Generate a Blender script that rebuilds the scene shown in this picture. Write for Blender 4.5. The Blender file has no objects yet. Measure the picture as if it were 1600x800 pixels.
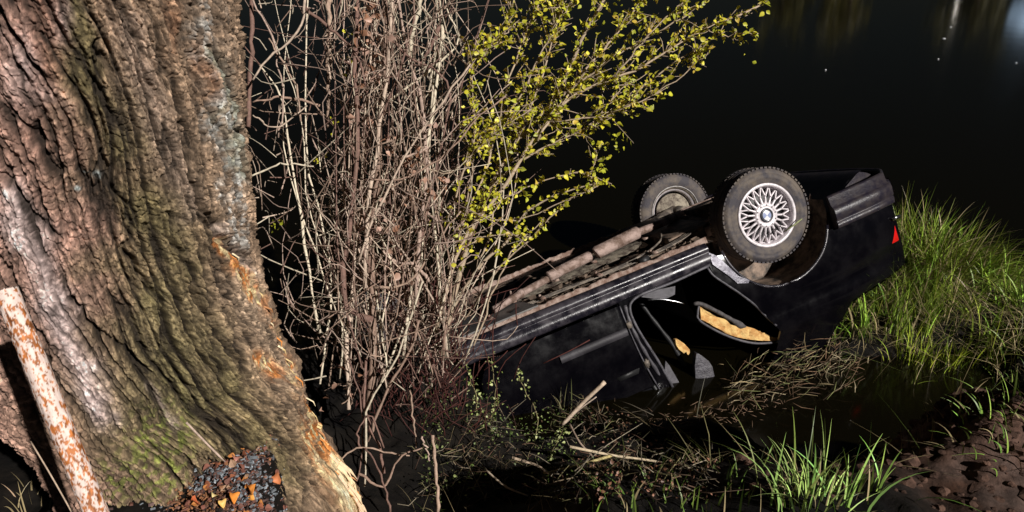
import bpy, bmesh, math, random
import numpy as np
from mathutils import Vector, Matrix, geometry
random.seed(7); rng = np.random.default_rng(7)
sc = bpy.context.scene; COL = sc.collection
# ---------------------------------------------------------------- camera, world, light
F = 1164.0; PITCH = math.radians(24); H = 2.8; WZ = 0.10
cam_d = bpy.data.cameras.new("camera"); cam = bpy.data.objects.new("camera", cam_d); COL.objects.link(cam)
cam_d.sensor_width = 36; cam_d.lens = 36 * F / 1600; cam_d.clip_start = 0.05; cam_d.clip_end = 2000
cam.location = (0, 0, H); cam.rotation_euler = (math.pi / 2 - PITCH, 0, 0); sc.camera = cam
SUN_EL, SUN_AZ = math.radians(33), math.radians(139)          # azimuth from +Y towards +X
w = bpy.data.worlds.new("World"); sc.world = w; w.use_nodes = True
wn = w.node_tree.nodes; wl = w.node_tree.links
bg = wn["Background"]; sky = wn.new("ShaderNodeTexSky"); sky.sky_type = 'NISHITA'; sky.sun_disc = False
sky.sun_elevation = SUN_EL; sky.sun_rotation = SUN_AZ
wl.new(sky.outputs[0], bg.inputs[0]); bg.inputs[1].default_value = 0.0024
sl = bpy.data.lights.new("floodlight", 'SUN'); sl.energy = 4.9; sl.angle = math.radians(0.6); sl.color = (1.0, 0.955, 0.90)
so = bpy.data.objects.new("floodlight", sl); COL.objects.link(so)
tosun = Vector((math.sin(SUN_AZ) * math.cos(SUN_EL), math.cos(SUN_AZ) * math.cos(SUN_EL), math.sin(SUN_EL)))
so.rotation_euler = tosun.to_track_quat('Z', 'Y').to_euler()
sc.view_settings.view_transform = 'Standard'; sc.view_settings.look = 'None'
sc.view_settings.exposure = 0.0; sc.view_settings.gamma = 1.0

# ---------------------------------------------------------------- helpers
cR = np.array([1, 0, 0.]); cF = np.array([0, math.cos(PITCH), -math.sin(PITCH)]); cU = np.array([0, math.sin(PITCH), math.cos(PITCH)])
cO = np.array([0, 0, H])
def P(x, y, d): return cO + d * ((x - 800) / F * cR + (400 - y) / F * cU + cF)
def proj(q):
    v = q - cO; d = v @ cF
    return 800 + F * (v @ cR) / d, 400 - F * (v @ cU) / d, d
def hash3(ix, iy, iz):
    h = (ix.astype(np.int64) * 374761393 + iy.astype(np.int64) * 668265263 + iz.astype(np.int64) * 2147483647 * 3) & 0xFFFFFFFF
    h = ((h ^ (h >> 13)) * 1274126177) & 0xFFFFFFFF
    h = ((h ^ (h >> 16)) * 2246822519) & 0xFFFFFFFF
    return ((h ^ (h >> 15)) & 0xFFFF) / 65535.0 * 2 - 1
def noise(x, y, z=0.0):
    """seeded 2D value noise; z is only a seed"""
    x, y = np.broadcast_arrays(np.asarray(x, float), np.asarray(y, float))
    fx, fy = np.floor(x), np.floor(y); tx, ty = x - fx, y - fy
    tx = tx * tx * tx * (tx * (tx * 6 - 15) + 10); ty = ty * ty * ty * (ty * (ty * 6 - 15) + 10)
    ix, iy = fx.astype(np.int64) + 100000, fy.astype(np.int64) + 100000; sd = int(z * 101) * 7919
    def hh(a, b_):
        h = (a * 374761393 + b_ * 668265263 + sd * 2246822519) & 0xFFFFFFFF
        h = ((h ^ (h >> 13)) * 1274126177) & 0xFFFFFFFF
        return ((h ^ (h >> 16)) & 0xFFFF) / 32767.5 - 1
    a = hh(ix, iy); b_ = hh(ix + 1, iy); c = hh(ix, iy + 1); d = hh(ix + 1, iy + 1)
    p = a + (b_ - a) * tx; return p + (c + (d - c) * tx - p) * ty
def fbm(x, y, z=0.0, o=4):
    s = 0; a = 1; t = 0
    for i in range(o):
        s = s + a * noise(np.asarray(x) * 2**i + 17 * i, np.asarray(y) * 2**i + 5 * i, z + i * .37); t += a; a *= .5
    return s / t
def gnoise(x, y, z=0.0):
    """seeded 2D gradient noise, about -1..1"""
    x, y = np.broadcast_arrays(np.asarray(x, float), np.asarray(y, float))
    fx, fy = np.floor(x), np.floor(y); tx, ty = x - fx, y - fy
    ux = tx * tx * tx * (tx * (tx * 6 - 15) + 10); uy = ty * ty * ty * (ty * (ty * 6 - 15) + 10)
    ix, iy = fx.astype(np.int64) + 100000, fy.astype(np.int64) + 100000; sd = int(z * 101) * 7919
    def g(a, b_, dx, dy):
        h = (a * 374761393 + b_ * 668265263 + sd * 2246822519) & 0xFFFFFFFF
        h = ((h ^ (h >> 13)) * 1274126177) & 0xFFFFFFFF; an = ((h ^ (h >> 16)) & 1023); return GT[0][an] * dx + GT[1][an] * dy
    a = g(ix, iy, tx, ty); b_ = g(ix + 1, iy, tx - 1, ty); c = g(ix, iy + 1, tx, ty - 1); d = g(ix + 1, iy + 1, tx - 1, ty - 1)
    p = a + (b_ - a) * ux; return 1.45 * (p + (c + (d - c) * ux - p) * uy)
GT = (np.cos(np.arange(1024) * math.pi / 512), np.sin(np.arange(1024) * math.pi / 512))
def gfbm(x, y, z=0.0, o=4):
    s = 0; a = 1; t = 0
    for i in range(o): s = s + a * gnoise(np.asarray(x) * 2**i + 17 * i, np.asarray(y) * 2**i + 5 * i, z + i * .37); t += a; a *= .5
    return s / t * 1.3
def sstep(a, b, v): t = np.clip((v - a) / (b - a), 0, 1); return t * t * (3 - 2 * t)

def link(o, parent=None):
    COL.objects.link(o)
    if parent is not None: o.parent = parent
    return o
def tag(o, label=None, cat=None, group=None, kind=None):
    for k, v in (('label', label), ('category', cat), ('group', group), ('kind', kind)):
        if v: o[k] = v
    return o
def empty(name, loc=(0, 0, 0), **k):
    o = bpy.data.objects.new(name, None); o.location = loc; o.empty_display_size = .1; link(o); tag(o, **k); return o
def mesh_np(name, V, Fq, mat, parent=None, cols=None, smooth=True, uvs=None):
    """V (n,3), Fq list of index arrays with equal widths or ragged list"""
    me = bpy.data.meshes.new(name)
    V = np.asarray(V, np.float32)
    if isinstance(Fq, np.ndarray): Fq = [Fq]
    tot = [np.full(len(f), f.shape[1], np.int32) for f in Fq]
    idx = np.concatenate([f.ravel() for f in Fq]).astype(np.int32); tot = np.concatenate(tot)
    st = np.concatenate([[0], np.cumsum(tot)[:-1]]).astype(np.int32)
    me.vertices.add(len(V)); me.vertices.foreach_set("co", V.ravel())
    me.loops.add(len(idx)); me.loops.foreach_set("vertex_index", idx)
    me.polygons.add(len(tot)); me.polygons.foreach_set("loop_start", st); me.polygons.foreach_set("loop_total", tot)
    me.polygons.foreach_set("use_smooth", np.full(len(tot), smooth))
    if cols is not None:
        a = me.color_attributes.new("Col", 'FLOAT_COLOR', 'POINT')
        c = np.ones((len(V), 4), np.float32); c[:, :3] = cols; a.data.foreach_set("color", c.ravel())
    me.update(calc_edges=True); me.validate()
    if mat: me.materials.append(mat)
    return link(bpy.data.objects.new(name, me), parent)
class MB:
    def __init__(s): s.V = []; s.Q = []; s.T = []; s.C = []; s.n = 0
    def add(s, V, Q=None, T=None, col=(1, 1, 1)):
        V = np.asarray(V, float)
        if Q is not None and len(Q): s.Q.append(np.asarray(Q) + s.n)
        if T is not None and len(T): s.T.append(np.asarray(T) + s.n)
        s.V.append(V); s.n += len(V)
        c = np.asarray(col, float); s.C.append(np.broadcast_to(c, (len(V), 3)))
    def build(s, name, mat, parent=None, smooth=True):
        fs = []
        if s.Q: fs.append(np.concatenate(s.Q))
        if s.T: fs.append(np.concatenate(s.T))
        return mesh_np(name, np.concatenate(s.V), fs, mat, parent, np.concatenate(s.C), smooth)
    def tube(s, pts, rad, n=6, col=(1, 1, 1), caps=True):
        pts = np.asarray(pts, float); m = len(pts); rad = np.broadcast_to(np.asarray(rad, float), (m,))
        t = np.gradient(pts, axis=0); t /= np.linalg.norm(t, axis=1)[:, None] + 1e-9
        ref = np.array([0, 0, 1.]) if abs(t[0, 2]) < .8 else np.array([1., 0, 0])
        u = np.cross(t, ref); u /= np.linalg.norm(u, axis=1)[:, None] + 1e-9; v = np.cross(t, u)
        a = np.arange(n) * 2 * math.pi / n
        V = pts[:, None] + rad[:, None, None] * (np.cos(a)[None, :, None] * u[:, None] + np.sin(a)[None, :, None] * v[:, None])
        i = np.arange(m - 1)[:, None] * n; j = np.arange(n)[None]; k = (j + 1) % n
        Q = np.stack([i + j, i + k, i + n + k, i + n + j], -1).reshape(-1, 4)
        V = V.reshape(-1, 3); T = None
        if caps:
            V = np.concatenate([V, pts[:1], pts[-1:]]); c0 = m * n; j = np.arange(n); k = (j + 1) % n
            T = np.concatenate([np.stack([k, j, np.full(n, c0)], 1), np.stack([(m - 1) * n + j, (m - 1) * n + k, np.full(n, c0 + 1)], 1)])
        s.add(V, Q, T, col)
    def box(s, c, d, rot=None, col=(1, 1, 1), taper=1.0):
        d = np.asarray(d, float) / 2
        V = np.array([[x, y, z] for x in (-1, 1) for y in (-1, 1) for z in (-1, 1)], float) * d
        V[V[:, 2] > 0, :2] *= taper
        if rot is not None: V = V @ np.asarray(rot).T
        s.add(V + np.asarray(c), [[0, 1, 3, 2], [4, 6, 7, 5], [0, 4, 5, 1], [2, 3, 7, 6], [0, 2, 6, 4], [1, 5, 7, 3]], None, col)
    def lathe(s, prof, n=48, axis=1, c=(0, 0, 0), col=(1, 1, 1), closed=False):
        """prof: (r, a) pairs; axis: 0 x,1 y,2 z"""
        prof = np.asarray(prof, float); m = len(prof); a = np.arange(n) * 2 * math.pi / n
        V = np.zeros((m, n, 3)); o = [i for i in range(3) if i != axis]
        V[:, :, o[0]] = prof[:, 0:1] * np.cos(a); V[:, :, o[1]] = prof[:, 0:1] * np.sin(a); V[:, :, axis] = prof[:, 1:2]
        mm = m if closed else m - 1
        i = np.arange(mm)[:, None]; j = np.arange(n)[None]; k = (j + 1) % n; i2 = (i + 1) % m
        Q = np.stack([i * n + j, i * n + k, i2 * n + k, i2 * n + j], -1).reshape(-1, 4)
        s.add(V.reshape(-1, 3) + np.asarray(c), Q, None, col)

def smooth_path(pts, n=10):
    pts = np.asarray(pts, float); m = len(pts)
    if m < 3: t = np.linspace(0, 1, n)[:, None]; return pts[0] * (1 - t) + pts[-1] * t
    e = np.concatenate([[2 * pts[0] - pts[1]], pts, [2 * pts[-1] - pts[-2]]]); out = []
    for k in np.linspace(0, m - 1 - 1e-6, n):
        i = int(k); t = k - i; a, b, c, d = e[i:i + 4]
        out.append(.5 * ((2 * b) + (-a + c) * t + (2 * a - 5 * b + 4 * c - d) * t * t + (-a + 3 * b - 3 * c + d) * t**3))
    return np.array(out)

def M(name, col=(.5, .5, .5), rough=.6, metal=0.0, attr=False, spec=.5, bump=0.0, bscale=60.0, var=0.0, vscale=8.0, col2=None, coat=0.0, sub=0.0, rvar=0.0, trans=0):
    m = bpy.data.materials.new(name); m.use_nodes = True; nt = m.node_tree; N = nt.nodes; L = nt.links
    b = N["Principled BSDF"]; b.inputs["Roughness"].default_value = rough; b.inputs["Metallic"].default_value = metal
    b.inputs["Specular IOR Level"].default_value = spec; b.inputs["Coat Weight"].default_value = coat; b.inputs["Coat Roughness"].default_value = .05
    if trans: b.inputs["Transmission Weight"].default_value = trans
    src = None
    if attr:
        a = N.new("ShaderNodeVertexColor"); a.layer_name = "Col"; src = a.outputs[0]
        if tuple(col) != (1, 1, 1):
            mx = N.new("ShaderNodeMix"); mx.data_type = 'RGBA'; mx.blend_type = 'MULTIPLY'; mx.inputs[0].default_value = 1
            L.new(src, mx.inputs[6]); mx.inputs[7].default_value = (*col, 1); src = mx.outputs[2]
    tc = N.new("ShaderNodeTexCoord")
    if col2 is not None or var:
        n = N.new("ShaderNodeTexNoise"); n.inputs["Scale"].default_value = vscale; n.inputs["Detail"].default_value = 8; n.inputs["Roughness"].default_value = .65
        L.new(tc.outputs["Object"], n.inputs["Vector"])
        r = N.new("ShaderNodeMapRange"); r.inputs[1].default_value = .42; r.inputs[2].default_value = .6; L.new(n.outputs[0], r.inputs[0])
        mx = N.new("ShaderNodeMix"); mx.data_type = 'RGBA'; L.new(r.outputs[0], mx.inputs[0])
        if src is None: mx.inputs[6].default_value = (*col, 1)
        else: L.new(src, mx.inputs[6])
        if col2 is not None: mx.inputs[7].default_value = (*col2, 1)
        else:
            m2 = N.new("ShaderNodeMix"); m2.data_type = 'RGBA'; m2.blend_type = 'MULTIPLY'; m2.inputs[0].default_value = 1
            if src is None: m2.inputs[6].default_value = (*col, 1)
            else: L.new(src, m2.inputs[6])
            m2.inputs[7].default_value = (1 - var, 1 - var, 1 - var, 1); L.new(m2.outputs[2], mx.inputs[7])
        src = mx.outputs[2]
        if rvar:
            r2 = N.new("ShaderNodeMapRange"); r2.inputs[3].default_value = rough; r2.inputs[4].default_value = rough + rvar
            L.new(n.outputs[0], r2.inputs[0]); r2.inputs[1].default_value = .4; r2.inputs[2].default_value = .65; L.new(r2.outputs[0], b.inputs["Roughness"])
    if src is None: b.inputs["Base Color"].default_value = (*col, 1)
    else: L.new(src, b.inputs["Base Color"])
    if bump:
        n = N.new("ShaderNodeTexNoise"); n.inputs["Scale"].default_value = bscale; n.inputs["Detail"].default_value = 8; n.inputs["Roughness"].default_value = .7
        L.new(tc.outputs["Object"], n.inputs["Vector"])
        bp = N.new("ShaderNodeBump"); bp.inputs["Strength"].default_value = min(1, bump); bp.inputs["Distance"].default_value = .01
        L.new(n.outputs[0], bp.inputs["Height"]); L.new(bp.outputs[0], b.inputs["Normal"])
    return m

m_bark = M("bark", (1, 1, 1), .85, attr=True, bump=.75, bscale=130, var=.35, vscale=60, spec=.25)
def aniso(m, scale, sx, sz, dist):
    nt = m.node_tree; b = [n for n in nt.nodes if n.type == 'BUMP'][0]; n = [n for n in nt.nodes if n.type == 'TEX_NOISE' and n.outputs[0].links and n.outputs[0].links[0].to_node == b][0]
    mp = nt.nodes.new("ShaderNodeMapping"); mp.inputs["Scale"].default_value = (sx, sx, sz); mp.inputs["Rotation"].default_value = (0, .25, 0)
    tc = [q for q in nt.nodes if q.type == 'TEX_COORD'][0]; nt.links.new(tc.outputs["Object"], mp.inputs[0]); nt.links.new(mp.outputs[0], n.inputs["Vector"]); n.inputs["Scale"].default_value = scale; b.inputs["Distance"].default_value = dist
aniso(m_bark, 90, 1, .35, .012)
m_wood = M("raw_wood", (1, 1, 1), .6, attr=True, bump=.3, bscale=150, var=.25, vscale=60, spec=.3)
m_twig = M("twig_bark", (1, 1, 1), .7, attr=True, bump=.3, bscale=120, var=.3, vscale=60, spec=.3)
m_leaf = M("young_leaf", (1, 1, 1), .45, attr=True, spec=.4)
m_grass = M("grass_blade", (1, 1, 1), .45, attr=True, spec=.4)
m_soil = M("soil", (1, 1, 1), .9, attr=True, bump=.8, bscale=45, var=.5, vscale=30, spec=.2)
m_paint = M("black_car_paint", (.0018, .0016, .0026), .10, coat=.0, bump=.05, bscale=14, col2=(.0034, .003, .0042), vscale=6, rvar=.12)
m_sill = M("dusty_highlight_paint", (.010, .009, .014), .2, coat=.4, bump=.15, bscale=60, col2=(.05, .044, .052), vscale=11, rvar=.2)  # dust, plus extra lightness for the highlights along sill and arch lip
m_bump = M("bumper_plastic", (.016, .013, .022), .33, bump=.3, bscale=50, col2=(.04, .033, .036), vscale=16)
m_rub = M("black_rubber", (.012, .012, .013), .5, bump=.2, bscale=90)
m_tyre = M("tyre_rubber", (.045, .04, .048), .75, bump=.35, bscale=70, col2=(.13, .105, .085), vscale=9)
m_rim = M("alloy", (.80, .74, .77), .4, metal=.15, var=.3, vscale=30, bump=.15, bscale=90)
m_rimd = M("dirty_steel", (.09, .075, .065), .6, metal=.3, bump=.5, bscale=70, col2=(.30, .25, .2), vscale=14)
m_under = M("underbody_coating", (.04, .032, .026), .6, bump=.8, bscale=50, col2=(.30, .215, .16), vscale=9)
m_tray = M("grey_undertray", (.075, .072, .075), .5, bump=.3, bscale=40, col2=(.14, .13, .12), vscale=6)
m_disc = M("muddy_brake_shield", (.30, .26, .2), .8, bump=.8, bscale=50, col2=(.07, .05, .04), vscale=17)
m_leather = M("wet_dark_leather", (.05, .046, .055), .35, bump=.8, bscale=45, col2=(.10, .095, .11), vscale=15)
m_highlight = M("painted_highlight", (.14, .135, .16), .3, metal=.3, bump=.3, bscale=50, col2=(.05, .045, .065), vscale=13)  # pale mix standing for the highlight on the wheel arch
m_exh = M("rusty_exhaust", (.42, .31, .27), .7, metal=.2, bump=.8, bscale=60, col2=(.15, .095, .07), vscale=13)
m_rust = M("rusty_steel", (.2, .12, .09), .8, bump=.8, bscale=80, col2=(.4, .3, .25), vscale=25)
m_foam = M("seat_foam", (.78, .52, .20), .9, bump=1, bscale=60, col2=(.55, .28, .09), vscale=22)
m_cloth = M("dark_seat_fabric", (.02, .019, .02), .85, bump=.4, bscale=200)
m_trim = M("grey_trim", (.085, .08, .092), .5, bump=.3, bscale=60, var=.4, vscale=20)
m_red = M("red_lamp_glass", (.65, .01, .01), .15, coat=.6)
m_glass = M("dark_glass", (.01, .01, .012), .05, coat=.8)
m_chrome = M("bright_metal", (.6, .6, .62), .25, metal=1)

# ---------------------------------------------------------------- terrain
def gz(x, y):
    x = np.asarray(x, float); y = np.asarray(y, float)
    wob = .12 * noise(x * 1.3, y * 1.3, 3.1) + .05 * noise(x * 4, y * 4, 7.7)
    yy = y + wob
    # crest and slope of the near bank
    top = 1.22 + .05 * noise(x * 2, y * 2, 1) - .45 * sstep(-1.25, -1.9, x) - .46 * sstep(-.80, -.66, x + .05 * noise(y * 9, x * 7, 6)) * sstep(.35, -.1, x) * sstep(1.2, 1.4, y)
    y1 = 1.75 + .25 * sstep(.9, 1.8, x) + .15 * sstep(-.2, -.8, x)
    s1 = sstep(y1, y1 + .95, yy)
    shelf = .42 + .28 * sstep(.1, -.7, x) - .1 * sstep(1.2, 2.2, x)
    z = top * (1 - s1) + shelf * s1
    # drop into the river
    y2 = 3.0 + .45 * sstep(.2, -.6, x) - .35 * sstep(1.1, 1.6, x)
    s2 = sstep(y2, y2 + 1.3, yy); z = z - 1.3 * s2
    # land that runs on along the right
    right = sstep(2.45, 3.6, x + .15 * noise(y * 1.5, 2.2)) * sstep(6.2, 4.3, y)
    z = np.maximum(z, -.6 + 1.0 * right)
    # clod of soil at the right
    z = z + .22 * np.exp(-((x - 1.80) / .36)**4 - ((y - 2.25) / .32)**4) * (1 + .35 * noise(x * 6, y * 6, 3))
    # grassy tussock
    z = np.maximum(z, -.6 + 1.02 * np.exp(-(((x - 3.0) / 1.15)**4 + ((y - 5.15) / .95)**4)))
    z = np.maximum(z, -.6 + .82 * np.exp(-(((x - 2.5) / .5)**4 + ((y - 4.58) / .34)**4)))
    # litter cone at the foot of the tree
    z = z + .06 * np.exp(-((x + .83) / .13)**2 - ((y - 1.72) / .15)**2)
    z = z + .03 * noise(x * 7, y * 7, .3) * sstep(12, 6, y) + .014 * noise(x * 22, y * 22, .9) * sstep(8, 5, y)
    cm_ = np.exp(-((x - 1.8) / .5)**4 - ((y - 2.25) / .45)**4); z = z + cm_ * (.045 * np.abs(noise(x * 9, y * 9, 3.3)) + .03 * np.abs(noise(x * 22, y * 22, 4.3)) + .016 * noise(x * 45, y * 45, 5.3) - .02)
    far = sstep(58, 63, y + 2 * noise(x * .05, 4.4)); z = z + 1.9 * far
    side = sstep(14, 30, np.abs(x)) * sstep(9, 3, y); z = z * (1 - side) + .6 * side
    return z
def axis(segs):
    out = []
    for a, b, n in segs: out.append(np.linspace(a, b, n, endpoint=False))
    return np.concatenate(out + [[segs[-1][1]]])
gx = axis([(-260, -30, 14), (-30, -4, 30), (-4, -2, 40), (-2, 4.6, 330), (4.6, 8, 60), (8, 30, 24), (30, 260, 14)])
gy = axis([(-60, -4, 14), (-4, 1, 40), (1, 6.6, 280), (6.6, 9, 40), (9, 56, 30), (56, 66, 24), (66, 220, 14)])
X, Y = np.meshgrid(gx, gy); Z = gz(X, Y)
nx, ny = len(gx), len(gy)
i = np.arange(ny - 1)[:, None] * nx; j = np.arange(nx - 1)[None]
Qg = np.stack([i + j, i + j + 1, i + nx + j + 1, i + nx + j], -1).reshape(-1, 4)
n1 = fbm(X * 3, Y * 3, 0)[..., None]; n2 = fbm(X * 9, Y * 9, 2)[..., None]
base = np.array([.008, .006, .0042]) + n1 * np.array([.005, .003, .002]) + n2 * .003  # near-black base puts the lower bank's shade into the soil colour
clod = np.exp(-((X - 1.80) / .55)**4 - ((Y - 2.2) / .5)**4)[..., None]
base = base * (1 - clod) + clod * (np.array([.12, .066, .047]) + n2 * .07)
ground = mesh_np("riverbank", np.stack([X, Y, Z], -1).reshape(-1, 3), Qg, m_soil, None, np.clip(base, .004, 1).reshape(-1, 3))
tag(ground, kind='structure')
# water
m_water = bpy.data.materials.new("river_water"); m_water.use_nodes = True
nt = m_water.node_tree; b = nt.nodes["Principled BSDF"]
b.inputs["Base Color"].default_value = (.0036, .0029, .0010, 1); b.inputs["Roughness"].default_value = .10; b.inputs["IOR"].default_value = 1.333
tc = nt.nodes.new("ShaderNodeTexCoord"); mp = nt.nodes.new("ShaderNodeMapping"); nt.links.new(tc.outputs["Object"], mp.inputs[0])
mp.inputs["Scale"].default_value = (1.3, .8, 1)
n = nt.nodes.new("ShaderNodeTexNoise"); n.inputs["Scale"].default_value = 1.2; n.inputs["Detail"].default_value = 3; nt.links.new(mp.outputs[0], n.inputs["Vector"])
bp = nt.nodes.new("ShaderNodeBump"); bp.inputs["Strength"].default_value = .10; bp.inputs["Distance"].default_value = .012
nt.links.new(n.outputs[0], bp.inputs["Height"]); nt.links.new(bp.outputs[0], b.inputs["Normal"])
wv = [[x, y, WZ] for y in (-2, 2, 20, 70) for x in (-260, 0, 260)]
wq = [[r * 3 + c, r * 3 + c + 1, r * 3 + c + 4, r * 3 + c + 3] for r in range(3) for c in range(2)]
tag(mesh_np("river_water", wv, np.array(wq), m_water), kind='structure')

def hits(x, y, k0=1.2, k1=7.5, st=.06):
    """where the view rays through these photo points meet the ground or the water"""
    x = np.atleast_1d(np.asarray(x, float)); y = np.atleast_1d(np.asarray(y, float))
    D = (x - 800)[:, None] / F * cR + (400 - y)[:, None] / F * cU + cF
    lo = np.full(len(x), k0); done = np.zeros(len(x), bool)
    for k in np.arange(k0, k1, st):
        q = cO + D * k; under = q[:, 2] <= np.maximum(gz(q[:, 0], q[:, 1]), WZ)
        done |= under; lo = np.where(done, lo, k)
    hi = lo + st
    for _ in range(5):
        m = (lo + hi) / 2; q = cO + D * m[:, None]; under = q[:, 2] <= np.maximum(gz(q[:, 0], q[:, 1]), WZ)
        hi = np.where(under, m, hi); lo = np.where(under, lo, m)
    return cO + D * hi[:, None]
def hit(x, y, k0=1.2, k1=7.5): return hits([x], [y], k0, k1)[0]
# ---------------------------------------------------------------- far bank (seen mirrored in the river)
def far_tree(x, y, h, label, tint):
    t = empty("riverside_tree", (x, y, 1.2), label=label, cat="tree", group="trees on the far bank")
    mb = MB(); mb.tube(smooth_path([(0, 0, 0), (.1, 0, h * .35), (-.1, .1, h * .8)], 6), np.linspace(.28, .06, 6), 8, (.12, .09, .06))
    for k in range(6):
        a = k * 1.05 + x; mb.tube([(0, 0, h * (.3 + .07 * k)), (math.cos(a) * h * .22, math.sin(a) * h * .22, h * (.5 + .07 * k))], [.09, .02], 5, (.12, .09, .06))
    mb.build("trunk", m_twig, t)
    mb = MB(); nl = 2600
    cc = rng.normal(size=(26, 3)) * [h * .2, h * .2, h * .2] + [0, 0, h * .62]
    p = cc[rng.integers(0, 26, nl)] + rng.normal(size=(nl, 3)) * h * .06
    for q in p:
        d1 = rng.normal(size=3) * .16; d2 = rng.normal(size=3) * .16; v = .6 + .6 * rng.random()
        mb.add([q, q + d1, q + d2], None, [[0, 1, 2]], np.array(tint) * v)
    mb.build("crown", m_leaf, t)
far_tree(27.5, 64, 5.2, "leafy riverside tree on the far bank, the one nearest the street lamp on its left", (.10, .085, .015))
far_tree(23, 66, 4.4, "low riverside tree on the far bank, furthest left of the three", (.09, .08, .015))
far_tree(38.5, 65, 5.6, "riverside tree on the far bank beside the blue work light", (.10, .09, .03))
m_lampw = bpy.data.materials.new("lamp_light"); m_lampw.use_nodes = True
def emit(m, col, s):
    b = m.node_tree.nodes["Principled BSDF"]; b.inputs["Emission Color"].default_value = (*col, 1); b.inputs["Emission Strength"].default_value = s; b.inputs["Base Color"].default_value = (*col, 1)
emit(m_lampw, (1, .92, .8), 22)
m_lampb = bpy.data.materials.new("cool_lamp_light"); m_lampb.use_nodes = True; emit(m_lampb, (.55, .75, 1), 0.5)
m_post = M("grey_painted_post", (.2, .2, .2), .5)
def lamp(x, y, h, mat, r, name, label, cat):
    z0 = 1.2; t = empty(name, (x, y, z0), label=label, cat=cat)
    mb = MB(); mb.tube([(0, 0, 0), (0, 0, 1), (0, 0, h)], [.1, .07, .05], 10); mb.tube([(0, 0, h), (0, -.25, h + .12), (0, -.6, h + .12)], .04, 8); mb.build("post", m_post, t)
    mb = MB(); mb.box((0, -.65, h + .12), (.3, .5, .12), taper=.8); mb.build("lamp_head", m_post, t)
    mb = MB(); mb.lathe([(0.001, -r), (r * .7, -r * .7), (r, 0), (r * .7, r * .6), (.001, r * .75)], 20, 2, (0, -.68, h + .02 - r * .6)); mb.build("lamp_glass", mat, t)
lamp(45.2, 80, 4.1, m_lampw, .33, "street_lamp", "white street lamp across the river, mirrored at the top of the water", "street lamp")
lamp(42.3, 65, 4.0, m_lampb, 1.3, "work_light", "bluish work light on a post at the right of the far bank", "work light")

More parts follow.
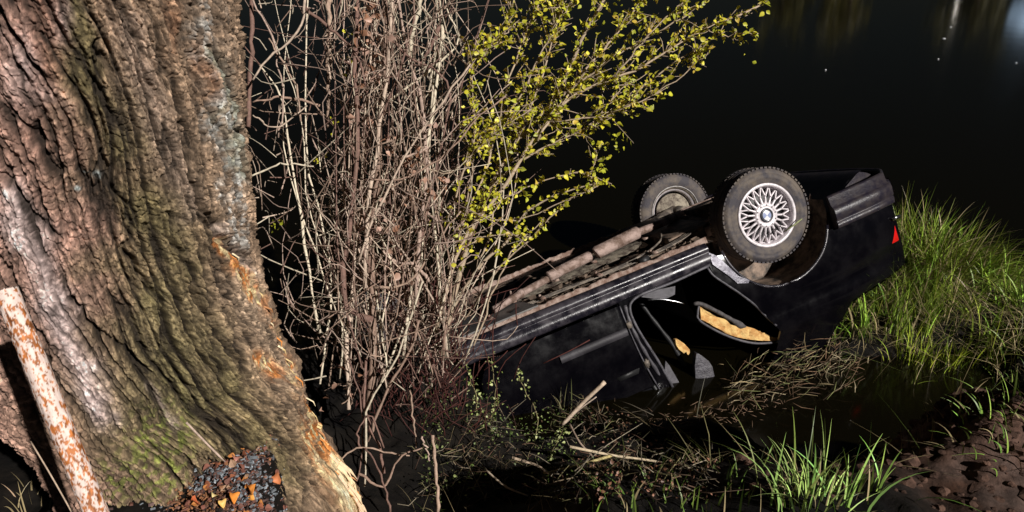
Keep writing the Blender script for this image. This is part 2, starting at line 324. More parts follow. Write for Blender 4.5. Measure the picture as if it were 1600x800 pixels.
# ---------------------------------------------------------------- leaning old tree
def build_tree():
    ys = np.array([-1000, 0, 400, 520, 610, 690, 770, 800, 860])
    zk = np.array([0.5, 1.0, 1.11, 1.16, 1.31, 1.46, 1.62, 1.84, 2.58, 3.5, 6.0])
    cxk = np.array([-.72, -.80, -.865, -.915, -1.045, -1.13, -1.20, -1.26, -1.315, -1.42, -1.9])
    rk = np.array([.56, .50, .455, .445, .455, .465, .468, .462, .455, .43, .33])
    zz = axis([(.55, 1.02, 20), (1.02, 2.78, 860), (2.78, 6.0, 50)])
    th = axis([(-math.pi * .98, math.pi * .06, 820), (math.pi * .06, math.pi * 1.02, 60)])[:-1]     # visible face looks to -Y
    T, Zg = np.meshgrid(th, zz)
    # smooth interpolation
    def interp(v):
        f = np.interp(zz, zk, v); k = np.ones(25) / 25
        g = np.interp(np.linspace(.55, 6, 2000), zk, v); g = np.convolve(np.pad(g, 40, 'edge'), np.ones(81) / 81, 'valid'); return np.interp(zz, np.linspace(.55, 6, 2000), g)
    cx = interp(cxk)[:, None]; r0 = interp(rk)[:, None]; cy = 2.17
    s = T * .46
    # big flutes and buttresses
    a = s + .20 * Zg + .035 * noise(s * 2.5, Zg * 2, 1)
    fl = .016 * noise(a * 5.5, Zg * .7, 4) + .014 * noise(a * 11, Zg * 1.1, 9)
    flare = sstep(1.6, 1.0, Zg) * (.03 * np.cos(3 * (T + .35)) + .02 * np.cos(5 * T + 1))
    # bark
    wa = a + .010 * gnoise(s * 6, Zg * 3, 2) + .0035 * gnoise(s * 40, Zg * 26, 5)
    wz = Zg + .02 * gnoise(s * 9, Zg * 9, 8)
    n_a = gnoise(wa * 15, wz * 1.3, .5) + .28 * gnoise(wa * 34, wz * 4.5, 2.5)
    n_b = gnoise(wa * 31, wz * 3.2, 6.5) + .35 * gnoise(wa * 70, wz * 10, 1.5)
    n_c = gnoise(wa * 75, wz * 16, 3.3)
    n_d = gnoise(wa * 24 + .4 * wz * 20, wz * 22, 7.5) + .3 * gnoise(wa * 60, wz * 50, 8.5); n_e = gnoise(wa * 50, wz * 34, 9.5)
    cr1 = np.exp(-(n_a / .10)**2); cr2 = np.exp(-(n_b / .12)**2); cr3 = np.exp(-(n_c / .2)**2)
    amp = .45 + .55 * sstep(-.3, .4, gnoise(s * 4, Zg * 2.5, 12))
    d = -.030 * cr1 * amp - .015 * cr2 * amp - .004 * cr3
    d = d - .010 * np.exp(-(n_d / .07)**2) * sstep(-.1, .4, gnoise(s * 7, Zg * 5, 14)) - .005 * np.exp(-(n_e / .12)**2)
    cliff = 0
    for fa, fz, h, sd in ((17, 1.6, .010, 51), (36, 7, .0055, 52), (70, 22, .0045, 53), (125, 60, .0034, 54)):
        t_ = gnoise(wa * fa, wz * fz, sd) + .3 * gnoise(wa * fa * 2.6, wz * fz * 3, sd + .5); cliff = cliff + h * sstep(-.045, .045, t_)
    d = d + cliff * .85 - .009 + .005 * np.minimum(1, np.abs(n_a)) + .003 * gfbm(s * 60, Zg * 60, 1, 3) + .0025 * gfbm(s * 180, Zg * 130, 4, 2)
    # preliminary positions to find photo features
    R = r0 + fl + flare
    R = R * (1 - .5 * sstep(1.62, 1.2, Zg) * sstep(-2.05, -2.75, T))
    sy_ = [-40, 0, 150, 350, 440, 520, 610, 690, 770, 800, 900]; sx_ = [368, 373, 384, 396, 410, 438, 473, 508, 556, 582, 640]
    for _ in range(3):       # let the right outline of the trunk follow the one in the photo
        X0 = cx + R * np.cos(T); Y0 = cy + R * np.sin(T); a_, b_, d_ = proj(np.stack([X0[:, ::4], Y0[:, ::4], Zg[:, ::4]], -1))
        q_ = np.argmax(a_, axis=1); ar = np.arange(len(zz)); dx_ = (np.interp(b_[ar, q_], sy_, sx_) - a_[ar, q_]) * d_[ar, q_] / F
        ok = (zz > 1.04) & (zz < 2.76); dx_ = np.interp(zz, zz[ok], dx_[ok]); dx_ = np.convolve(np.pad(dx_, 30, 'edge'), np.ones(61) / 61, 'valid'); cx = cx + dx_[:, None]
    X0 = cx + R * np.cos(T); Y0 = cy + R * np.sin(T)
    Q0 = np.stack([X0, Y0, Zg], -1); px, py, _ = proj(Q0)
    front = sstep(.15, -.15, np.sin(T) - .15)
    pn = 18 * noise(s * 12, Zg * 10, 21) + 8 * noise(s * 40, Zg * 30, 22)
    pxn = px + pn; pyn = py + pn * .7
    def seg(x0, y0, x1, y1, wd):
        dx, dy = x1 - x0, y1 - y0; t = np.clip(((pxn - x0) * dx + (pyn - y0) * dy) / (dx * dx + dy * dy), 0, 1)
        return np.exp(-(((pxn - x0 - t * dx)**2 + (pyn - y0 - t * dy)**2) / wd**2)) * front
    def blob(x, y, rx, ry): return np.exp(-((pxn - x) / rx)**2 - ((pyn - y) / ry)**2) * front
    wound = np.clip(.75 * seg(345, 365, 415, 480, 8) + .7 * seg(405, 560, 440, 590, 10) + seg(430, 500, 478, 590, 12) + seg(478, 590, 520, 700, 14) + seg(515, 690, 570, 800, 26), 0, 1)
    big = seg(525, 715, 560, 800, 17)
    plate = np.clip(seg(15, 300, 90, 480, 24) + seg(90, 480, 150, 640, 20), 0, 1)
    d = d * (1 - .75 * wound) * (1 - .5 * plate) - .012 * wound + .012 * plate
    # dark hole and deep cracks seen in the photo
    hole = blob(62, 215, 9, 16); crk = np.zeros_like(d)
    for pl in ([(300, 190), (300, 290), (350, 370), (385, 400)], [(118, 470), (130, 500), (210, 560), (260, 610)], [(190, 380), (235, 460), (290, 600)], [(165, 250), (190, 330), (200, 400)],
               [(300, 280), (310, 330), (345, 370), (400, 420)], [(225, 40), (262, 120), (290, 200), (300, 260)], [(260, 330), (300, 420), (330, 520), (345, 600)], [(360, 420), (372, 500), (375, 560)], [(440, 600), (452, 660), (470, 740), (480, 790)], [(395, 640), (430, 680), (455, 740)], [(370, 560), (375, 625), (385, 630)], [(410, 650), (450, 700), (460, 745)], [(60, 200), (75, 240), (100, 280)], [(0, 270), (30, 310), (60, 350)], 
               [(350, 40), (372, 200), (378, 270)], [(330, 620), (370, 690), (420, 735)], [(20, 480), (70, 540), (95, 620)], [(150, 60), (160, 170), (155, 300)]):
        for (q0, q1) in zip(pl[:-1], pl[1:]): crk = np.maximum(crk, seg(*q0, *q1, 4.5))
    d = d - .05 * hole - .028 * crk
    Rr = R + d
    Xf = cx + Rr * np.cos(T); Yf = cy + Rr * np.sin(T)
    # colour
    def c(*v): return np.array(v)
    g1 = gfbm(s * 6, Zg * 6, 31)[..., None]; g2 = gfbm(wa * 30, wz * 12, 33)[..., None]; g3 = gfbm(s * 70, Zg * 70, 35, 3)[..., None]
    g4 = sstep(-.1, .35, gfbm(wa * 110, wz * 60, 37, 3))[..., None]; g5 = sstep(0, .5, noise(wa * 45, wz * 14, 38))[..., None]
    C = c(.33, .225, .15) * (1 + .35 * g2 + .5 * g3)
    def mix(C, k, m, lo=0): m = np.clip(m, 0, 1)[..., None] if m.ndim == 2 else m; return C * (1 - m) + c(*k) * (1 + .25 * g2 + .35 * g3) * m
    nn = g1[..., 0]
    C = mix(C, (.46, .27, .215), sstep(230, 60, pxn + 120 * nn - (pyn - 200) * .15) * .8)              # reddish left
    C = mix(C, (.52, .24, .14), blob(70, 60, 55, 90) * .7)
    C = mix(C, (.62, .47, .44), np.clip(blob(100, 30, 30, 50) + blob(20, 90, 30, 60) + .6 * blob(60, 150, 30, 30), 0, 1) * .8)
    C = mix(C, (.22, .172, .085), np.clip(seg(120, 0, 140, 120, 20) + seg(110, 90, 240, 420, 38) + seg(240, 420, 330, 640, 65) + .9 * seg(330, 640, 430, 720, 70) + .5 * seg(200, 180, 280, 380, 60), 0, 1) * .88 * (.65 + .5 * sstep(-.3, .3, nn)))  # olive band
    C = mix(C, (.185, .155, .075), np.clip(blob(180, 640, 120, 120) + blob(240, 560, 90, 160), 0, 1) * .7)
    C = mix(C, (.40, .30, .25), seg(190, 30, 300, 330, 26) * .45)
    C = mix(C, (.58, .56, .52), np.clip(seg(318, 20, 355, 210, 22) + seg(355, 210, 375, 380, 12), 0, 1) * (.15 + .8 * sstep(-.15, .2, gfbm(s * 34, Zg * 26, 45))))   # pale lichen
    C = mix(C, (.30, .34, .26), seg(350, 100, 372, 260, 12) * .6)
    C = mix(C, (.40, .19, .10), np.clip(blob(322, 115, 16, 35) + blob(270, 40, 10, 40), 0, 1) * .6)
    C = mix(C, (.72, .56, .53), plate * .92)
    C = mix(C, (.58, .45, .37), np.clip(seg(225, 600, 262, 660, 6) + seg(345, 350, 400, 430, 7), 0, 1) * .9)
    C = mix(C, (.28, .36, .05), np.clip(blob(245, 690, 45, 60) + .8 * blob(185, 755, 30, 50) + .6 * blob(260, 770, 50, 30), 0, 1) * sstep(-.1, .25, gfbm(s * 40, Zg * 40, 44)) * .75)
    C = mix(C, (.42, .31, .22), seg(390, 470, 520, 640, 34) * .6)
    C = mix(C, (.66, .23, .05), np.clip(wound * sstep(-.3, .1, gfbm(wa * 40, wz * 22, 42)) * 1.3, 0, 1))
    C = mix(C, (.85, .66, .36), np.clip(wound * sstep(0, .22, gfbm(wa * 50, wz * 9, 41)) * 1.5, 0, 1))
    C = mix(C, (.88, .70, .42), np.clip(big * 1.15, 0, 1))
    C = mix(C, (.62, .68, .66), np.clip((blob(160, 280, 7, 5) + blob(122, 297, 4, 3) + blob(132, 272, 6, 3)) * 1.5, 0, 1))
    fk = sstep(.25, .32, gnoise(wa * 60, wz * 26, 61) + .4 * gnoise(wa * 130, wz * 70, 62))[..., None] * sstep(-.1, .3, gnoise(s * 5, Zg * 4, 63))[..., None]; C = C * (1 + .45 * fk)
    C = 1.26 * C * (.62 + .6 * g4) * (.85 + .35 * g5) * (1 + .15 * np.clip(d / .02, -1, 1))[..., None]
    crack_shade = np.clip(cr1 * amp * .9 + cr2 * .6 + crk * .6 + hole, 0, .92)[..., None] * (1 - wound[..., None])  # shade of the cracks and hole put into the bark colour
    C = C * (1 - crack_shade) + c(.022, .016, .012) * crack_shade
    C = np.clip(C, .008, .95)
    nt_, nz = len(th), len(zz)
    i = np.arange(nz - 1)[:, None] * nt_; j = np.arange(nt_)[None]; k = (j + 1) % nt_
    Q = np.stack([i + j, i + k, i + nt_ + k, i + nt_ + j], -1).reshape(-1, 4)
    root = empty("old_tree", (-.9, 2.17, 1.1), label="massive leaning tree with furrowed mossy bark and a torn orange wound down its right side", cat="tree")
    org = np.array([-.9, 2.17, 1.1])
    mesh_np("trunk", (np.stack([Xf, Yf, Zg], -1) - org).reshape(-1, 3), Q, m_bark, root, C.reshape(-1, 3))
    # limbs and a crown above the frame
    mb = MB()
    tips = []
    for k, (a, l, z) in enumerate([(.3, 1.9, 4.6), (2.2, 1.6, 5.0), (3.6, 1.9, 5.3), (5.1, 1.6, 5.6), (1.2, 1.8, 5.8), (4.2, 1.2, 5.95)]):
        x0 = np.interp(z, zk, cxk); s0 = np.array([x0, cy, z]); e = s0 + [math.cos(a) * l, math.sin(a) * l, 1.6 + .2 * k]
        mb.tube(smooth_path([s0, (s0 + e) / 2 + [0, 0, -.15], e], 8) - org, np.linspace(.15, .03, 8), 8, (.2, .14, .1)); tips.append(e)
    mb.build("limbs", m_twig, root)
    mb = MB()
    for k in range(260):
        e = tips[k % 6]; p = smooth_path([e + rng.normal(size=3) * .15, e + rng.normal(size=3) * .5, e + rng.normal(size=3) * .9 + [0, 0, .3]], 5)
        mb.tube(p - org, np.linspace(.012, .003, 5), 4, (.2, .14, .1))
    mb.build("crown", m_twig, root)
    # splinters of torn wood
    P3 = np.stack([Xf, Yf, Zg], -1)
    pxf, pyf, _ = proj(P3)
    def surf(x, y):
        dd = (pxf[::3, ::3] - x)**2 + (pyf[::3, ::3] - y)**2 + (np.sin(T[::3, ::3]) > .12) * 1e6; q = np.unravel_index(np.argmin(dd), dd.shape); q = (q[0] * 3, q[1] * 3)
        nrm = np.array([math.cos(T[q]), math.sin(T[q]), 0]); return P3[q], nrm
    path = [(350, 372), (372, 410), (395, 445), (415, 480), (440, 520), (460, 560), (478, 600), (496, 645), (515, 690), (535, 735), (555, 770), (572, 796)]
    for k in range(46):
        f = rng.random()**.5 * (len(path) - 1.01); i0 = int(f); q = np.array(path[i0]) * (1 - f % 1) + np.array(path[i0 + 1]) * (f % 1)
        q = q + rng.normal(size=2) * [7 + 3 * (f > 8), 8]
        p, nr = surf(q[0], q[1]); dirn = np.array([.36, -.05, -1.]) + rng.normal(size=3) * .13; dirn /= np.linalg.norm(dirn)
        L = rng.uniform(.015, .05); wd = rng.uniform(.002, .0055)
        mid = p + dirn * L * .5 + nr * rng.uniform(.003, .012); end = p + dirn * L + nr * rng.uniform(-.002, .010)
        mb = MB(); col = [(.82, .60, .28), (.75, .28, .06), (.9, .75, .48), (.55, .25, .1)][rng.integers(0, 4)]
        mb.tube(np.array([p - nr * .004, mid, end]) - org, [wd, wd * .9, .0006], 4, col); mb.build("splinter", m_wood, root, False)
    # bright torn strip at the foot
    for k in range(26):
        x, y = 522 + k * 1.9 + rng.normal() * 4, 712 + k * 3.3
        p, nr = surf(x, y); dirn = np.array([.33, -.05, -1.]) + rng.normal(size=3) * .08; L = rng.uniform(.05, .11)
        mb = MB(); mb.tube(np.array([p, p + dirn * L * .5 + nr * .008, p + dirn * L + nr * .006]) - org, [.006, .007, .001], 4, (.9, .72 - .1 * rng.random(), .42)); mb.build("splinter", m_wood, root, False)
build_tree()

# ---------------------------------------------------------------- rusty pipe
def build_pipe():
    a = P(8, 452, 1.42); bb = P(162, 830, 1.42); ax = bb - a; L = np.linalg.norm(ax); ax /= L
    t = empty("rusty_pipe", tuple(bb), label="leaning steel pipe with flaking white paint and rust in front of the tree trunk", cat="pipe")
    u = np.cross(ax, [0, 0, 1.]); u /= np.linalg.norm(u); v = np.cross(ax, u)
    n, m = 72, 380; R = .0212; ss = np.linspace(0, L + .45, m); th = np.arange(n) * 2 * math.pi / n
    S, T = np.meshgrid(ss, th, indexing='ij')
    rag = .012 * np.maximum(0, noise(T * 3, 3.3)) + .006 * noise(T * 9, 1.1)
    nz = .6 * gfbm(T * 2.2 + S * 8, S * 55, 3, 5) + .5 * gfbm(T * 5, S * 150, 5, 4)
    heavy = .30 * np.exp(-((S - .10) / .035)**2) + .25 * np.exp(-((S - .33) / .05)**2) + .2 * np.exp(-((S - .44) / .04)**2) - .1
    k = sstep(.0, .12, nz + heavy * .8)
    rr = R - .0009 * k + .0005 * noise(T * 5, S * 90)
    Sx = np.where(S == 0, rag, S)
    V = a - bb + Sx[..., None] * ax + rr[..., None] * (np.cos(T)[..., None] * u + np.sin(T)[..., None] * v)
    kk = k[..., None]; g = fbm(T * 4, S * 60, 9)[..., None]
    C = (1 - kk) * (np.array([.80, .64, .57]) * (1 + .25 * g)) + kk * (np.array([.45, .15, .04]) * (1 + 1.1 * g) )
    C = np.clip(C, .02, .95)
    i = np.arange(m - 1)[:, None] * n; j = np.arange(n)[None]; kq = (j + 1) % n
    Q = np.stack([i + j, i + kq, i + n + kq, i + n + j], -1).reshape(-1, 4)
    mesh_np("pipe_wall", V.reshape(-1, 3), Q, m_pipe, t, C.reshape(-1, 3))
    mb = MB(); mb.tube(np.array([a + ax * .012, a + ax * .2]) - bb, .0185, 24, (.02, .012, .01)); mb.build("bore", m_rust, t)
m_pipe = M("painted_rusty_steel", (1, 1, 1), .55, attr=True, bump=.25, bscale=160, spec=.4)
build_pipe()

# ---------------------------------------------------------------- upside-down car
nearW = P(1188, 336, 4.9); farW = P(1046, 330, 6.25)
Lv = farW - nearW; Lv /= np.linalg.norm(Lv)
ang = math.atan2(140, 390); Nv = -math.cos(ang) * cR - math.sin(ang) * cU; Nv = Nv - (Nv @ Lv) * Lv; Nv /= np.linalg.norm(Nv)
Zv = np.cross(Nv, Lv); WZL = .20
corg = (nearW + farW) / 2 - Zv * WZL
car = empty("overturned_car", label="black saloon car lying upside down on its roof, nose sunk in the river", cat="car")
car.matrix_world = Matrix([[Nv[0], Lv[0], Zv[0], corg[0]], [Nv[1], Lv[1], Zv[1], corg[1]], [Nv[2], Lv[2], Zv[2], corg[2]], [0, 0, 0, 1]])

def ybody(x, z):
    """half width of the shell at station x, height z"""
    x = np.asarray(x, float); z = np.asarray(z, float)
    y = .800 + .028 * np.exp(-((z - .58) / .22)**2)
    y = y - .16 * np.clip((-x - .25) / .75, 0, 1)**1.8 - .17 * np.clip((x - 2.4) / 1.1, 0, 1)**2
    y = y - .42 * np.clip(z - .93, 0, 1) - .05 * np.clip(.34 - z, 0, 1) / .2
    y = y - .014 * np.exp(-((z - .80) / .018)**2)          # shoulder groove
    return y
def poly_sheet(name, outline, fn, mat, parent, sp=.04, thick=.02, holes=(), bevel=0):
    """outline in 2D -> constrained triangulation -> fn(u,v)->xyz, with Solidify"""
    pts = [Vector(p) for p in outline]; edges = [(k, (k + 1) % len(pts)) for k in range(len(pts))]
    for h in holes:
        o = len(pts); pts += [Vector(p) for p in h]; edges += [(o + k, o + (k + 1) % len(h)) for k in range(len(h))]
    O = np.array(outline)
    def inside(pl, x, y):
        c = False; n_ = len(pl)
        for k in range(n_):
            (x1, y1), (x2, y2) = pl[k], pl[k - 1]
            if (y1 > y) != (y2 > y) and x < (x2 - x1) * (y - y1) / (y2 - y1) + x1: c = not c
        return c
    for u in np.arange(O[:, 0].min(), O[:, 0].max(), sp):
        for v in np.arange(O[:, 1].min(), O[:, 1].max(), sp):
            if inside(outline, u, v) and not any(inside(h, u, v) for h in holes): pts.append(Vector((u + 1e-4, v + 1e-4)))
    vo, eo, fo, *_ = geometry.delaunay_2d_cdt(pts, edges, [], 1 if not holes else 0, 1e-5)
    keep = []
    for f in fo:
        c = sum((vo[k] for k in f), Vector((0, 0))) / len(f)
        if inside(outline, c.x, c.y) and not any(inside(h, c.x, c.y) for h in holes): keep.append(f)
    V = [fn(p.x, p.y) for p in vo]
    me = bpy.data.meshes.new(name); me.from_pydata([tuple(map(float, v)) for v in V], [], keep); me.update()
    bm = bmesh.new(); bm.from_mesh(me); bmesh.ops.delete(bm, geom=[v for v in bm.verts if not v.link_faces], context='VERTS')
    bmesh.ops.recalc_face_normals(bm, faces=bm.faces); bm.to_mesh(me); bm.free()
    for p in me.polygons: p.use_smooth = True
    me.materials.append(mat); o = link(bpy.data.objects.new(name, me), parent)
    md = o.modifiers.new("thickness", 'SOLIDIFY'); md.thickness = thick; md.offset = 0
    if not bevel: es = o.modifiers.new('crisp', 'EDGE_SPLIT'); es.split_angle = math.radians(40)
    if bevel: bv = o.modifiers.new("edge", 'BEVEL'); bv.width = bevel; bv.segments = 2; bv.limit_method = 'ANGLE'; bv.angle_limit = math.radians(50)
    return o
def arc(cx, cz, r, a0, a1, n): return [(cx + r * math.cos(math.radians(a)), cz + r * math.sin(math.radians(a))) for a in np.linspace(a0, a1, n)]

def side_parts(sgn, full):
    yf = lambda x, z: (x, sgn * ybody(x, z), z)
    # rear quarter
    q = [(.50, .30), (.50, .42), (.43, .515), (.365, .60), (.287, .712), (.235, .80), (.20, .87), (.16, .95), (.19, 1.05), (.30, 1.33), (.10, 1.36), (-.10, 1.30), (-.34, 1.05), (-.42, .96), (-.97, .92), (-1.0, .80), (-.985, .455), (-.40, .44)]
    q += arc(0, .27, .39, 154, 22, 20)[::1] if False else []
    ar = arc(0, .27, .39, 154, 8, 22)
    poly_sheet("rear_quarter_panel", q + ar[::1], yf, m_paint, car, .045, .014)
    # arch lip
    mb = MB(); lip = [(-x if False else x, sgn * (ybody(x, z) + .004), z) for x, z in arc(0, .27, .392, 160, 4, 30)]; mb.tube(lip, .010, 8); mb.build("wheel_arch_lip", m_sill, car)  # lighter paint on the lip stands for its highlight line
    mb = MB(); mb.tube(smooth_path([(x, sgn * (ybody(x, z) + .001), z) for x, z in [(.52, .36), (.50, .42), (.43, .515), (.365, .60), (.287, .712), (.235, .80), (.18, .9)]], 24), .008, 8); mb.build("door_seal", m_rub2, car)
    # wheel housing
    mb = MB(); n = 24; V = []
    for k, (x, z) in enumerate(arc(0, .27, .40, 185, -5, n)):
        V += [(x, sgn * .80, z), (x, sgn * .48, z)]
    mb.add(V, [[2 * k, 2 * k + 1, 2 * k + 3, 2 * k + 2] for k in range(n - 1)])
    V = [(x, sgn * .48, z) for x, z in arc(0, .27, .40, 185, -5, n)] + [(0, sgn * .48, .27)]
    mb.add(V, None, [[k, k + 1, n] for k in range(n - 1)]); mb.build("wheel_housing", m_under, car)
    # sill
    mb = MB(); st = np.linspace(.47, 2.18, 30)
    prof = [(.735, .222), (.772, .214), (.796, .236), (.806, .262), (.792, .268), (.794, .276), (.812, .290), (.816, .335), (.800, .352), (.770, .356), (.74, .33)]
    V = [(x, sgn * (yy), zz) for x in st for yy, zz in prof]; m = len(prof)
    mb.add(V, [[i * m + j, i * m + (j + 1) % m, (i + 1) * m + (j + 1) % m, (i + 1) * m + j] for i in range(29) for j in range(m)]); mb.build("sill", m_sill, car)
    # pinch weld flange
    mb = MB(); xs_ = np.linspace(.42, 2.15, 150); V = []
    for x in xs_:
        n1_, n2_ = float(noise(x * 14, sgn * 3, 1)), float(noise(x * 37, sgn * 5, 2)); w0 = .010 + .012 * max(0, n1_) + .004 * n2_; zb = .200 + .006 * n2_ + .012 * max(0, n1_ - .2)
        V += [(x, sgn * (.70 - w0), .235), (x, sgn * (.70 - w0), zb), (x, sgn * .70, zb - .004), (x, sgn * (.70 + w0), zb), (x, sgn * (.705 + w0), .232)]
    mb.add(V, [[k * 5 + j, k * 5 + j + 1, k * 5 + j + 6, k * 5 + j + 5] for k in range(149) for j in range(4)])
    mb.build("pinch_weld", m_rust, car)
    # B pillar
    bp_ = [(1.15, .352), (1.15, .55), (1.125, .74), (1.075, .95), (1.0, 1.16), (.93, 1.36), (.86, 1.36), (.935, 1.15), (.985, .97), (1.022, .80), (1.08, .59), (1.095, .47), (1.09, .405), (1.066, .372), (1.02, .352)]
    poly_sheet("door_pillar", bp_, lambda x, z: (x, sgn * (ybody(x, z) - .022), z), m_paint, car, .04, .04, bevel=.004)
    mb = MB(); mb.tube(smooth_path([(x, sgn * (ybody(x, z) + .002), z) for x, z in [(.50, .350), (.77, .360), (.953, .355), (1.018, .358), (1.068, .374), (1.093, .407), (1.10, .47), (1.082, .59), (1.022, .80), (.986, .97), (.94, 1.15), (.87, 1.34)]], 48), .0095, 8); mb.build("door_seal", m_rub2, car)
    mb = MB(); mb.tube(smooth_path([(x, sgn * (ybody(x, z) - .002), z) for x, z in [(1.148, .37), (1.146, .5), (1.12, .74), (1.075, .95), (1.0, 1.16)]], 20), .005, 6); mb.build("door_seal", m_rub2, car)
    mb = MB(); mb.tube(smooth_path([(x, sgn * (ybody(x, z) - .006), z) for x, z in [(1.115, .38), (1.122, .5), (1.10, .66), (1.05, .86), (.99, 1.05)]], 30), [.012 + .003 * math.sin(k * 1.3) for k in range(30)], 8); mb.build("pillar_fold", m_trim, car)
    # hinges, lock striker
    for z in (.50, .78):
        hx_ = 1.135 - .12 * (z - .5); mb = MB(); mb.box((hx_, sgn * (ybody(hx_, z) + .004), z), (.035, .02, .04), taper=.8); mb.tube([(hx_, sgn * .815, z - .03), (hx_, sgn * .815, z + .03)], .007, 8); mb.build("hinge", m_rimd, car)
    # front door
    fd = [(1.158, .365), (2.04, .365), (2.12, .48), (2.14, .70), (2.10, .93), (1.10, .93), (1.135, .74), (1.158, .55)]
    poly_sheet("front_door", fd, lambda x, z: (x, sgn * (ybody(x, z) + .004), z), m_paint, car, .045, .02, bevel=.004)
    mb = MB(); prf = [(0, .505), (.012, .51), (.015, .53), (.012, .552), (0, .557)]
    V = [(x, sgn * (ybody(x, .53) + .012 + a), z) for x in np.linspace(1.165, 1.62, 12) for a, z in prf]
    mb.add(V, [[i * 5 + j, i * 5 + j + 1, (i + 1) * 5 + j + 1, (i + 1) * 5 + j] for i in range(11) for j in range(4)]); mb.build("rub_strip", m_strip, car)
    mb = MB(); hx = 1.24; mb.box((hx, sgn * (ybody(hx, .80) + .018), .80), (.16, .022, .03), taper=.8); mb.build("door_handle", m_rub, car)
    mb = MB(); mb.tube(smooth_path([(x, sgn * (ybody(x, z) - .01), z) for x, z in [(1.10, .94), (.98, 1.34), (1.15, 1.36), (1.55, 1.34), (2.0, 1.02), (2.1, .94)]], 20), .013, 6); mb.build("window_frame", m_rub, car)
    gl = [(1.10, .95), (1.0, 1.31), (1.22, 1.34), (1.54, 1.32), (2.02, .95)]
    poly_sheet("window_glass", gl, lambda x, z: (x, sgn * (ybody(x, z) - .012), z), m_glass, car, .08, .005)
    # front wing
    fw = [(2.14, .365), (2.165, .48), (2.18, .70), (2.14, .93), (3.35, .80), (3.42, .66), (3.42, .46), (3.02, .42)] + arc(2.62, .27, .385, 22, 172, 20)
    poly_sheet("front_wing", fw, yf, m_paint, car, .05, .014)
    mb = MB(); V = []
    for x, z in arc(2.62, .27, .395, 185, -5, n): V += [(x, sgn * .79, z), (x, sgn * .48, z)]
    mb.add(V, [[2 * k, 2 * k + 1, 2 * k + 3, 2 * k + 2] for k in range(n - 1)])
    mb.add([(x, sgn * .48, z) for x, z in arc(2.62, .27, .395, 185, -5, n)] + [(2.62, sgn * .48, .27)], None, [[k, k + 1, n] for k in range(n - 1)]); mb.build("wheel_housing", m_under, car)
m_strip = M("faded_strip", (.018, .016, .02), .6, bump=.2, bscale=80, col2=(.07, .065, .075), vscale=3)
m_rub2 = M("worn_door_seal", (.10, .095, .11), .45, bump=.4, bscale=80, var=.6, vscale=25)
side_parts(-1, True); side_parts(1, False)
# rear door remains on the far side
poly_sheet("rear_door", [(.52, .365), (.985, .365), (1.01, .5), (1.01, .93), (.20, .93), (.24, .85), (.33, .76), (.42, .62), (.47, .50)], lambda x, z: (x, ybody(x, z) + .004, z), m_paint, car, .05, .02)

# bumpers
def bumper(xs, zprof, name, s):
    """wraps round the end: path in plan, profile in (out, z)"""
    mb = MB(); path = []
    for y in np.linspace(-.74, .74, 21): path.append((xs + s * (-.07 * (abs(y) / .74)**3), y))
    front = [(xs - s * .62, -.835), (xs - s * .45, -.825), (xs - s * .28, -.81), (xs - s * .14, -.785)]
    path = front + path[1:-1] + [(a, -b) for a, b in front[::-1]]
    path = np.array(path); t = np.gradient(path, axis=0); nr = np.stack([t[:, 1], -t[:, 0]], 1); nr /= np.linalg.norm(nr, axis=1)[:, None]
    if s < 0: nr = -nr * -1
    c = path.mean(0); sg = np.sign(((path - c) * nr).sum(1)); nr *= sg[:, None]
    m = len(zprof)
    V = []
    for k in range(len(path)):
        dz = .0
        for o, z in zprof: V.append((path[k, 0] + nr[k, 0] * o, path[k, 1] + nr[k, 1] * o, z + dz))
    mb.add(V, [[i * m + j, i * m + (j + 1) % m, (i + 1) * m + (j + 1) % m, (i + 1) * m + j] for i in range(len(path) - 1) for j in range(m)])
    for e in (0, (len(path) - 1) * m): mb.add(V[e:e + m], None, [[0, j, j + 1] for j in range(1, m - 1)])
    return mb.build(name, m_bump, car), path, nr
rb, rp, rn = bumper(-1.035, [(-.03, .235), (-.012, .222), (.0, .235), (.006, .30), (.014, .305), (.024, .312), (.030, .335), (.028, .385), (.014, .395), (.016, .405), (.026, .412), (.022, .44), (.0, .452), (-.03, .45)], "rear_bumper", -1)
bumper(3.50, [(-.03, .22), (0, .22), (.012, .30), (.024, .31), (.03, .34), (.028, .40), (.01, .46), (-.03, .46)], "front_bumper", 1)
mb = MB(); mb.lathe([(0.001, -.006), (.018, -.006), (.024, 0), (.026, .008), (.017, .01), (.013, .002), (0.001, .002)], 20, 1, (-.86, -.775, .27)); mb.build("bolt_cap", m_trim, car)
# rear valance (slopes up behind the wheel) and boot floor
def loft(name, secs, mat):
    mb = MB(); m = len(secs[0]); V = [p for s_ in secs for p in s_]
    mb.add(V, [[i * m + j, i * m + j + 1, (i + 1) * m + j + 1, (i + 1) * m + j] for i in range(len(secs) - 1) for j in range(m - 1)])
    return mb.build(name, mat, car)
ysx = np.linspace(-1, 1, 13)
loft("rear_valance", [[(x, y * hw, z - .012 * abs(y)**4 * 0) for y in ysx] for x, hw, z in [(-.40, .80, .33), (-.48, .79, .285), (-.60, .775, .225), (-.72, .755, .175), (-.78, .74, .165), (-.86, .72, .20), (-.93, .70, .25), (-1.0, .69, .30), (-1.02, .69, .40)]], m_bump)
for sg in (-1, 1):
    poly_sheet("valance_side", [(-.40, .335), (-.48, .285), (-.60, .225), (-.72, .175), (-.78, .165), (-.86, .20), (-1.0, .30), (-1.01, .44), (-.39, .46)], lambda x, z: (x, sg * (ybody(x, .4) - .012 - .10 * max(0, .36 - z)), z), m_bump, car, .04, .012)
